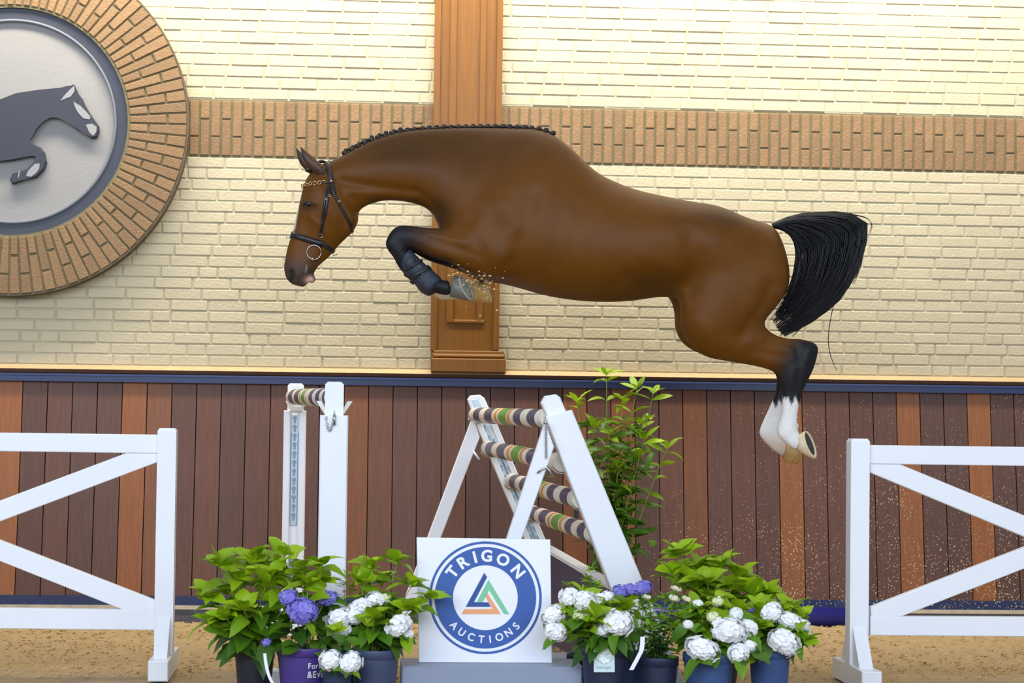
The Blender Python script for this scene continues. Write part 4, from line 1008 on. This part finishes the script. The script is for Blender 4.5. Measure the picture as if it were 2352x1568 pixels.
for k in range(15):          # chain browband round the forehead
    t = -1.5+3.0*k/14
    A, B = P(694, 428, YH), P(765, 421, YH); u = (A-B).normalized(); C = A.lerp(B, 0.75); d = u*math.cos(t)+V((0, 1, 0))*math.sin(t)
    r = tri.ray_cast(C+d*0.4, -d, 0.4)
    if r[0] is None: continue
    tg = -u*math.sin(t)+V((0, 1, 0))*math.cos(t); upv = d.cross(tg)
    build('browband_link', MB().torus(r[0]+d*0.006, tg, (upv+d*0.5*(1 if k % 2 else -1)).normalized(), 0.0095, 0.0024, 14, 6), M_brass, bridle, True)
build('noseband_ring', MB().torus(P(661, 545, YH), V((1, 0, 0)), V((0, .3, 1)), 0.008, 0.0015, 14, 5), M_steel, bridle, True)
build('flash_buckle', MB().torus(P(770, 585, YH-0.01), V((1, 0, 0.3)), V((0, 1, 0)), 0.010, 0.002, 12, 5), M_steel, bridle, True)
build('strap_loop', MB().torus(P(807, 540, YH), V((1, 0, 0)), V((0, .2, 1)), 0.009, 0.002, 12, 5), M_brass, bridle, True)

# sand thrown up by the fore hooves
sp = MB(); rr = random.Random(21)
for k in range(150):
    if k < 105: x, y = rr.gauss(1095, 26), 0; y = 640+(x-1060)*0.16+rr.gauss(0, 10)
    elif k < 125: x, y = rr.gauss(1043, 8), rr.gauss(628, 8)
    else: x, y = rr.uniform(1000, 1160), rr.uniform(600, 740)
    r_ = rr.choice([0.0012, 0.0018, 0.0025, 0.004]); sp.ball(P(x, y, YH-0.24+rr.uniform(-.03, .1)), (r_*rr.uniform(.8, 2), r_, r_*rr.uniform(.7, 1.4)), 5, 4)
tag(build('sand_spray', sp, mat('flying_sand', srgb(214, 184, 124), 0.9)), 'spray of tan sand grains flying off the raised fore hooves', 'sand', kind='stuff')

# ------------------------------------------------------------------ potted plants
M_leaf = mat('leaf', (0.1, 0.3, 0.03, 1), 0.42, var=0.18, scale=30, objcolor=True, trans=0.25, objrand=0.12)
M_stem = mat('stem', srgb(120, 142, 50), 0.6, var=0.1)
M_soil = mat('potting_soil', srgb(52, 42, 34), 0.95, var=0.3, scale=80, bump=0.8, bscale=120)
def leaf_mesh(L, Wd, fold, curl, nseg=6, peak=0.42, wav=0.0):
    mb = MB(); rows = []
    for i in range(nseg+1):
        t = i/nseg; w = Wd/2*(math.sin(math.pi*t**(math.log(0.5)/math.log(peak)))**0.85 if 0 < t < 1 else 0.0)+0.0008
        z = -curl*L*t*t; up = fold*w
        rows.append([V((L*t*(1-0.25*curl*t), -w, z+up+wav*w*math.sin(9*t))), V((L*t*(1-0.25*curl*t), 0, z)), V((L*t*(1-0.25*curl*t), w, z+up-wav*w*math.sin(8*t)))])
    mb.rings(rows, False, False); me = mb.mesh('leaf', smooth=True); me.materials.append(M_leaf); return me
BROAD = [leaf_mesh(1, .60, .35, .25, wav=.15), leaf_mesh(1, .55, .5, .45, wav=.2), leaf_mesh(1, .66, .25, .1, wav=.2), leaf_mesh(1, .58, .3, .7, wav=.15)]
NARROW = [leaf_mesh(1, .30, .4, .25, 5, .5), leaf_mesh(1, .27, .5, .5, 5, .5), leaf_mesh(1, .34, .3, .1, 5, .5)]
NEEDLE = [leaf_mesh(1, .16, .3, .15, 3, .45), leaf_mesh(1, .14, .4, .4, 3, .45)]
YOUNG, MIDL, OLD_SHADE = np.array(srgb(170, 202, 26)[:3]), np.array(srgb(92, 138, 26)[:3]), np.array(srgb(38, 74, 32)[:3])  # young tips lighter; shade among lower leaves is also put into the greens
def put_leaf(root, base, d, size, me, age_shade, rnd):
    d = V(d).normalized(); z = V((0, 0, 1)); z = z-d*z.dot(d)
    z = z.normalized() if z.length > 0.05 else V((0, -1, 0))
    z = (z+V((rnd.uniform(-.5, .5), rnd.uniform(-1.0, .25), 0))); z = (z-d*z.dot(d)).normalized(); y = z.cross(d)
    o = bpy.data.objects.new('leaf', me); COL.objects.link(o); o.parent = root
    o.matrix_local = Matrix.Translation(V(base)-ORG[root.name]) @ Matrix(((d.x, y.x, z.x, 0), (d.y, y.y, z.y, 0), (d.z, y.z, z.z, 0), (0, 0, 0, 1))) @ Matrix.Scale(size, 4)
    c = YOUNG*(1-age_shade*2)+MIDL*age_shade*2 if age_shade < 0.5 else MIDL*(2-age_shade*2)+OLD_SHADE*(age_shade*2-1)
    c = c*rnd.uniform(0.85, 1.12); o.color = (c[0], c[1], c[2], 1)
def floret_head(name, r, n, fr, seed, m, flat=1.0):
    rnd = random.Random(seed); mb = MB(); mb.ball((0, 0, 0), (r*.8, r*.8, r*.8*flat), 12, 9)
    for k in range(n):
        zz = 1-2*(k+.5)/n; ph = k*2.399963+rnd.uniform(-.2, .2); q = math.sqrt(max(0, 1-zz*zz)); d = V((q*math.cos(ph), q*math.sin(ph), zz))
        c = V((d.x, d.y, d.z*flat))*r*rnd.uniform(.74, 1.12); e1 = d.orthogonal().normalized(); e2 = d.cross(e1); a0 = rnd.uniform(0, 1.57); f = fr*rnd.uniform(.85, 1.2)
        tl_ = V((rnd.uniform(-.2, .2), rnd.uniform(-.2, .2), rnd.uniform(-.2, .2)))
        for p in range(4):
            a = a0+p*math.pi/2; u = (e1*math.cos(a)+e2*math.sin(a)+tl_*0.5).normalized(); w = d.cross(u).normalized()
            mb.add([c, c+u*f*.45-w*f*.5+d*f*.06, c+u*f*.95-w*f*.36+d*f*.03, c+u*f*1.08-d*f*.04, c+u*f*.95+w*f*.36+d*f*.03, c+u*f*.45+w*f*.5+d*f*.06], [(0, 1, 2, 3), (0, 3, 4, 5)])
    me = mb.mesh(name, smooth=False); me.materials.append(m); return me
M_wpet = mat('white_petal', srgb(252, 252, 253), 0.6, trans=0.1); M_bpet = mat('violet_petal', srgb(116, 128, 222), 0.6, col2=srgb(168, 146, 226), scale=9, objrand=0.1, trans=0.2)
M_cpet = mat('cream_petal', srgb(238, 232, 200), 0.6, trans=0.2); M_ypet = mat('yellow_petal', srgb(226, 222, 40), 0.6, trans=0.2); M_gpet = mat('greenish_petal', srgb(240, 242, 196), 0.6, trans=0.2)
HEADS = {'w': [floret_head('flower_head', 1, 38, .46, s, M_wpet, .82) for s in (1, 2, 3)], 'b': [floret_head('flower_head', 1, 64, .30, s, M_bpet, .75) for s in (4, 5)],
         'c': [floret_head('flower_head', 1, 40, .24, 6, M_cpet, .4)], 'y': [floret_head('flower_head', 1, 26, .34, 7, M_ypet, .7)], 'g': [floret_head('flower_head', 1, 44, .34, 8, M_gpet, .8)]}
def pot(root, cx, hw, rim_y, Y, m, rimh=0.035, depth=None):
    zt = P(cx, rim_y, Y-hw/4940*Y).z; R = hw*Y/4940; c = P(cx, rim_y, Y); h = zt
    prof = [(R*.74, 0.0), (R*.76, 0.004), (R*.955, h-rimh-.004), (R*.96, h-rimh), (R*1.0, h-rimh+.001), (R*1.01, h-.004), (R*1.0, h), (R*.955, h), (R*.95, h-.02)]
    n = 40
    po = build('pot', MB().rings([[V((c.x+r*math.cos(2*math.pi*k/n), Y+r*math.sin(2*math.pi*k/n), z)) for k in range(n)] for r, z in prof]), m, root, False)
    for p in po.data.polygons: p.use_smooth = len(p.vertices) == 4
    build('soil', MB().rings([[V((c.x+R*.94*math.cos(2*math.pi*k/n), Y+R*.94*math.sin(2*math.pi*k/n), z)) for k in range(n)] for z in (h-.05, h-.016)]), M_soil, root)
    return V((c.x, Y, h-.016)), R, h, po
def plant(name, label, cat, cx, hw, rim_y, Y, mpot, stems, leaves, size, flowers=(), group=None, seed=1, tiprose=5, pairs=4, t0=0.35, age_shade_bias=0.0, stem_r=.0032, low=6, droop=-.15):
    rnd = random.Random(seed)
    root = thing(name, (P(cx, rim_y, Y).x, Y, 0), label, cat, group)
    S, R, h, po = pot(root, cx, hw, rim_y, Y, mpot)
    for (tx, ty, dY) in stems:
        T = P(tx, ty, Y+dY); b = S+V((rnd.uniform(-.4, .4)*R, rnd.uniform(-.4, .4)*R, 0)); m1 = b.lerp(T, .45)+V((0, 0, (T-b).length*.10))
        cv = [b.lerp(m1, t).lerp(m1.lerp(T, t), t) for t in [i/8 for i in range(9)]]
        build('stem', MB().tube(cv, [stem_r*(1-.5*i/8) for i in range(9)], 6), M_stem, root, True)
        az = rnd.uniform(0, 6.28)
        for k in range(pairs):
            t = t0+(0.97-t0)*k/max(1, pairs-1) if pairs > 1 else .7
            i = min(7, int(t*8)); q = cv[i].lerp(cv[i+1], t*8-i); tan = (cv[i+1]-cv[i]).normalized(); az += 1.57+rnd.uniform(-.3, .3)
            for s in (0, math.pi):
                d = V((math.cos(az+s), math.sin(az+s), rnd.uniform(-.25, .35)+.35*(t-.6)))+tan*.25
                put_leaf(root, q, d, size*rnd.uniform(.8, 1.15)*(1.0-.18*t), rnd.choice(leaves), min(1, max(0, 1.0-.95*t+age_shade_bias+rnd.uniform(-.12, .12))), rnd)
        for k in range(tiprose):
            a = 6.28*k/tiprose+rnd.uniform(-.3, .3); put_leaf(root, T, V((math.cos(a), math.sin(a), rnd.uniform(.4, 1.7))), size*rnd.uniform(.5, .85), rnd.choice(leaves), max(0, rnd.uniform(0, .25)+age_shade_bias), rnd)
    for k in range(low):            # older leaves hanging over the rim, coloured darker as in shade
        a = 6.28*k/low+rnd.uniform(-.4, .4); put_leaf(root, S+V((math.cos(a)*R*.5, math.sin(a)*R*.5, rnd.uniform(.02, .09))), V((math.cos(a), math.sin(a)-.2, rnd.uniform(-.35, .35)+droop)), size*rnd.uniform(.8, 1.1), rnd.choice(leaves), rnd.uniform(.45, .95), rnd)
    for f in flowers:
        fx, fy, fr, kind = f[:4]; dY = f[4] if len(f) > 4 else -.08
        q = P(fx, fy, Y+dY); me = rnd.choice(HEADS[kind]); o = place('flower_head', me, None, root, q-ORG[root.name]); s = fr*(Y+dY)/4940*.86
        o.scale = (s*rnd.uniform(.95, 1.2), s*rnd.uniform(.9, 1.1), s*rnd.uniform(.85, 1.1)); o.rotation_euler = (rnd.uniform(-.5, .5), rnd.uniform(-.5, .5), rnd.uniform(-.5, .5))
        m1 = S.lerp(q, .5)+V((0, 0, .03)); cv = [S.lerp(m1, t).lerp(m1.lerp(q, t), t) for t in [i/6 for i in range(7)]]
        build('stem', MB().tube(cv, .0026, 5), M_stem, root, True)
        for k in range(3):
            a = rnd.uniform(0, 6.28); put_leaf(root, q+V((0, 0, -s*.7)), V((math.cos(a), math.sin(a), rnd.uniform(-.5, .1))), size*rnd.uniform(.6, .95), rnd.choice(leaves), rnd.uniform(.25, .8)+age_shade_bias*.5, rnd)
    return root, S, R, h, po
P_black = mat('black_plastic_pot', srgb(34, 36, 48), 0.45, var=0.1, scale=10); P_purple = mat('purple_plastic_pot', srgb(76, 58, 132), 0.4, var=0.05, scale=6)
P_teal = mat('dark_teal_pot', srgb(36, 58, 84), 0.45); P_slate = mat('slate_plastic_pot', srgb(66, 78, 108), 0.45, var=0.05); P_blue = mat('blue_plastic_pot', srgb(58, 84, 134), 0.45, var=0.05); P_navy = mat('navy_plastic_pot', srgb(40, 46, 72), 0.45, var=0.08)
GR = 'potted plants dressing the jump'
a1 = plant('potted_hydrangea', 'leafy flowerless hydrangea in black pot, at the far left of the plants', 'plant', 585, 46, 1494, 8.80, P_black,
      [(505, 1300, 0), (588, 1285, .05), (545, 1330, -.08), (480, 1375, 0), (610, 1345, -.1), (490, 1430, -.05), (560, 1400, -.15), (530, 1360, .06), (600, 1310, .08), (520, 1420, -.1)], BROAD, .145, group=GR, seed=3, tiprose=7, pairs=4, low=10,
      flowers=[(612, 1475, 12, 'b', -.2)])
a2 = plant('potted_hydrangea', 'blue-violet flowering hydrangea in a lettered purple pot', 'plant', 700, 64, 1490, 8.65, P_purple,
      [(652, 1275, .12), (735, 1300, .1), (690, 1310, .02), (625, 1325, .08), (705, 1345, .0), (670, 1340, .1), (740, 1340, .12)], BROAD, .13, flowers=[(663, 1372, 26, 'b', -.1), (697, 1402, 37, 'b', -.14), (750, 1374, 25, 'b', 0)], group=GR, seed=5, tiprose=7, pairs=4, low=14, droop=.12)
a3 = plant('potted_hydrangea', 'small hydrangea with two white heads hanging over a dark teal pot', 'plant', 775, 37, 1500, 8.5, P_teal,
      [(770, 1450, 0)], BROAD, .07, flowers=[(758, 1516, 27, 'w', -.1), (804, 1522, 28, 'w', -.1)], group=GR, seed=6, tiprose=4, pairs=2, low=4)
a4 = plant('potted_hydrangea', 'white flowering hydrangea in slate pot beside the left edge of the sign', 'plant', 862, 56, 1495, 8.62, P_slate,
      [(850, 1300, .1), (912, 1290, .05), (945, 1345, 0), (880, 1330, .1), (985, 1375, .02), (830, 1340, .05), (900, 1380, .05), (940, 1400, -.03), (860, 1420, -.1)], BROAD, .115,
      flowers=[(778, 1422, 33, 'w', -.02), (782, 1448, 22, 'w', -.03), (826, 1396, 29, 'w', 0), (862, 1377, 24, 'w', .02), (886, 1374, 14, 'g', .02), (915, 1436, 31, 'w', -.08), (935, 1455, 17, 'w', -.06), (812, 1415, 20, 'w', -.02)], group=GR, seed=8, tiprose=7, pairs=4, low=13)
a5 = plant('potted_spurge', 'fine-leaved dark green plant between the purple and slate pots', 'plant', 812, 34, 1500, 8.98, P_navy,
      [(800, 1325, 0), (825, 1330, .02), (790, 1345, -.02), (845, 1345, .0), (810, 1350, -.05), (835, 1365, -.04)], NEEDLE, .055, group=GR, seed=9, tiprose=9, pairs=12, t0=.3, age_shade_bias=.3, low=0, stem_r=.002)
b1 = plant('potted_hydrangea', 'white flowering hydrangea in dark pot with a picture label', 'plant', 1389, 55, 1490, 8.58, P_navy,
      [(1350, 1375, .05), (1400, 1390, 0), (1440, 1400, .05), (1310, 1400, 0), (1370, 1420, -.1), (1340, 1440, -.05)], BROAD, .12,
      flowers=[(1268, 1412, 27, 'w', -.04), (1276, 1450, 28, 'w', -.06), (1308, 1372, 27, 'w', 0), (1342, 1380, 28, 'w', -.02), (1376, 1378, 20, 'w', .02), (1396, 1368, 16, 'w', .03), (1330, 1413, 17, 'g', -.05), (1350, 1408, 12, 'g', -.05), (1416, 1430, 35, 'w', -.1), (1384, 1450, 18, 'w', -.08)], group=GR, seed=12, tiprose=6, pairs=4, low=16)
b2 = plant('potted_spurge', 'bushy narrow-leaved plant with flat cream flower heads in navy pot', 'plant', 1513, 46, 1512, 8.62, P_navy,
      [(1500, 1385, 0), (1530, 1375, 0), (1550, 1365, .03), (1480, 1400, 0), (1555, 1400, 0), (1515, 1420, -.08), (1490, 1440, -.1), (1545, 1440, -.08)], NARROW, .06,
      flowers=[(1552, 1352, 16, 'c', 0), (1548, 1374, 18, 'c', -.02), (1578, 1376, 16, 'c', 0), (1487, 1372, 14, 'c', 0), (1600, 1384, 13, 'c', 0)], group=GR, seed=13, tiprose=7, pairs=12, t0=.1, age_shade_bias=.28, low=14, stem_r=.002)
b3 = plant('potted_hydrangea', 'hydrangea with large white heads spilling over a blue pot', 'plant', 1628, 60, 1505, 8.55, P_blue,
      [(1650, 1380, .08), (1600, 1400, .05), (1700, 1400, .1), (1580, 1430, .05), (1650, 1430, 0)], BROAD, .12,
      flowers=[(1612, 1490, 39, 'w', -.12), (1676, 1448, 41, 'w', -.08), (1712, 1444, 26, 'w', -.04), (1696, 1500, 26, 'w', -.1), (1690, 1410, 18, 'w', 0), (1580, 1434, 12, 'w', -.04), (1648, 1381, 15, 'g', .05), (1604, 1386, 13, 'w', .05), (1638, 1418, 17, 'g', -.04), (1722, 1482, 18, 'w', -.08)], group=GR, seed=14, tiprose=6, pairs=4, low=12)
b4 = plant('potted_hydrangea', 'white flowering hydrangea in blue pot, nearest the right fence', 'plant', 1768, 49, 1494, 8.66, P_blue,
      [(1745, 1400, .05), (1790, 1400, .05), (1840, 1420, 0), (1740, 1440, -.05), (1850, 1470, -.05), (1820, 1400, .05)], BROAD, .115,
      flowers=[(1773, 1406, 27, 'w', 0), (1815, 1425, 26, 'w', -.02), (1842, 1436, 20, 'w', -.02), (1800, 1474, 36, 'w', -.1), (1852, 1452, 12, 'w', 0)], group=GR, seed=15, tiprose=6, pairs=4, low=13)
b5 = plant('potted_hydrangea', 'tall leafy flowerless hydrangea behind the white flowers on the right', 'plant', 1650, 50, 1500, 9.05, P_black,
      [(1556, 1275, 0), (1545, 1320, 0), (1605, 1305, .05), (1655, 1300, 0), (1700, 1330, .05), (1765, 1365, 0), (1625, 1340, -.1), (1680, 1350, -.1), (1590, 1345, -.06), (1730, 1370, -.05), (1640, 1380, -.1)], BROAD, .15, group=GR, seed=16, tiprose=8, pairs=4, t0=.45, low=4)
b6 = plant('potted_hydrangea', 'blue-violet flowering hydrangea at the foot of the A-frame post', 'plant', 1450, 40, 1500, 8.88, P_blue,
      [(1440, 1380, 0), (1480, 1385, 0)], BROAD, .09, flowers=[(1424, 1357, 21, 'b', -.02), (1448, 1354, 19, 'b', 0), (1476, 1350, 25, 'b', 0), (1414, 1380, 10, 'y', -.1), (1438, 1384, 11, 'y', -.1)], group=GR, seed=17, tiprose=5, pairs=3, low=4, age_shade_bias=.2)
b7 = plant('potted_spurge', 'feathery light green sprigs behind the picture-label pot', 'plant', 1335, 34, 1505, 9.0, P_navy,
      [(1303, 1345, 0), (1350, 1330, .03), (1340, 1355, 0), (1372, 1345, 0), (1360, 1310, .0)], NARROW, .05, group=GR, seed=18, tiprose=8, pairs=9, t0=.5, age_shade_bias=.15, low=0, stem_r=.002)
# lettering on the purple pot, picture label and ribbon tags
def wrap_text(txt, x0, y0, cap, root_t, bold=0.0, condense=1.0):
    root, S, R, h, po = root_t; mb = MB(); cur = x0
    for ch in txt:
        vs, fs = glyph(ch, bold); wid = max(v.x for v in vs)-min(v.x for v in vs); mn = min(v.x for v in vs); out = []
        for v in vs:
            px_ = cur+(v.x-mn)/.7*cap*condense; py_ = y0-v.y/.7*cap
            q = P(px_, py_, S.y-R); dx = max(-.98, min(.98, (q.x-S.x)/(R*1.0))); rz = R*(.76+.197*max(0, min(1, q.z/(h-.037))))+.003
            out.append(V((S.x+rz*math.sin(dx*1.05), S.y-rz*math.cos(dx*1.05), q.z)))
        mb.add(out, fs); cur += (wid/.7*cap+cap*.16)*condense
    build('lettering', mb, M_signwhite, po)
wrap_text('Forever', 708, 1536, 13, a2, .012, .9); wrap_text('&Ever', 706, 1557, 15, a2, .012, .9)
root, S, R, h, po = b1
yl = S.y-R*1.0-.004; q = [P(x, y, yl) for x, y in ((1364, 1482), (1411, 1482), (1412, 1543), (1364, 1543))]
lab = build('picture_label', MB().prism(q, (0, .0015, 0)), mat('label_card', srgb(206, 226, 226), 0.5), root)
lp = MB(); rr = random.Random(3)
for k in range(46):
    x, y = rr.uniform(1366, 1409), rr.uniform(1484, 1521)
    if (x-1388)**2/24**2+(y-1495)**2/27**2 > 1: continue
    c_ = P(x, y, yl-.0006); lp.add([c_+V((.006*math.cos(a), -.0001*k, .006*math.sin(a))) for a in [6.28*i/7 for i in range(7)]], [tuple(range(7))])
build('flower_print', lp, mat('print_white', srgb(240, 246, 240), .6), lab)
ar = MB(); ar.tube([P(1388+24*math.sin(a), 1494+29*math.cos(a), yl-.001) for a in [-.95+1.9*i/14 for i in range(15)]], .0009, 4); build('printed_arc', ar, mat('print_grey', srgb(130, 150, 160), .6), lab)
tx = MB(); cur = 1368
for ch in 'Hydrangea':
    vs, fs = glyph(ch, 0); mn = min(v.x for v in vs); tx.add([P(cur+(v.x-mn)*8.2+v.y*2, 1535-v.y*9.5, yl-.001) for v in vs], fs); cur += (max(v.x for v in vs)-mn)*8.2+.7
build('printed_name', tx, MATS['print_grey'], lab)
def ribbon(root, pts, w, Y):
    rows = [[P(x-w, y, Y), P(x+w, y, Y), P(x+w, y, Y+.0015), P(x-w, y, Y+.0015)] for x, y in cat_spline(pts, 6)]
    build('ribbon_tag', MB().rings(rows), M_signwhite, root)
ribbon(b1[0], [(1476, 1462), (1474, 1490), (1466, 1508), (1450, 1538)], 5, 8.36)
ribbon(a1[0], [(608, 1500), (611, 1525), (618, 1552), (628, 1572)], 3.5, 8.42)

# tall laurel beside the A-frame
lau = plant('potted_laurel', 'tall narrow-leaved shrub standing behind the A-frame by the wall', 'shrub', 1395, 44, 1395, 11.25, P_black,
      [(1393, 862, 0), (1325, 925, .05), (1430, 920, 0), (1462, 893, .03), (1500, 905, 0), (1532, 1030, -.05), (1475, 975, .05), (1400, 1000, -.08), (1365, 985, 0), (1450, 1050, .06), (1420, 1080, -.08), (1480, 1010, -.05), (1350, 1060, .08)],
      NARROW, .140, seed=30, tiprose=6, pairs=7, t0=.42, age_shade_bias=.05, low=0, stem_r=.0045)
rl = random.Random(77)
for k in range(40):
    a = rl.uniform(0, 6.28); put_leaf(lau[0], P(rl.gauss(1395, 38), rl.uniform(1080, 1330), 11.25+rl.uniform(-.14, .14)), V((math.cos(a), math.sin(a), rl.uniform(-.4, .3))), .125*rl.uniform(.8, 1.15), rl.choice(NARROW), rl.uniform(.6, 1), rl)
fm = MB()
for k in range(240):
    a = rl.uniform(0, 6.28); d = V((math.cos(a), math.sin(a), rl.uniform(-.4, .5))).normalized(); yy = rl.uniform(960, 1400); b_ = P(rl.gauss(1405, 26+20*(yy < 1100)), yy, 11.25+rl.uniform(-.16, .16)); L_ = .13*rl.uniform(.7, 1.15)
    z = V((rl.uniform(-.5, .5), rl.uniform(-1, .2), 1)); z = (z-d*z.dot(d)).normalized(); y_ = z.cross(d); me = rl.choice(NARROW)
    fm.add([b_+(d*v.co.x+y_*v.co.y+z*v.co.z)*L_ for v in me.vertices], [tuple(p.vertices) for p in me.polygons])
fo_ = build('inner_foliage', fm, M_leaf, lau[0], True); fo_['kind'] = 'stuff'; fo_.color = (MIDL[0]*.62, MIDL[1]*.62, MIDL[2]*.7, 1)  # inner leaves coloured darker, shade within the shrub put into the colour
build('plant_tag', MB().box(P(1318, 1195, 11.0)+V((0, 0, 0)), P(1329, 1157, 11.0)+V((0, .004, 0))), mat('black_tag', srgb(24, 24, 26), .5), lau[0])
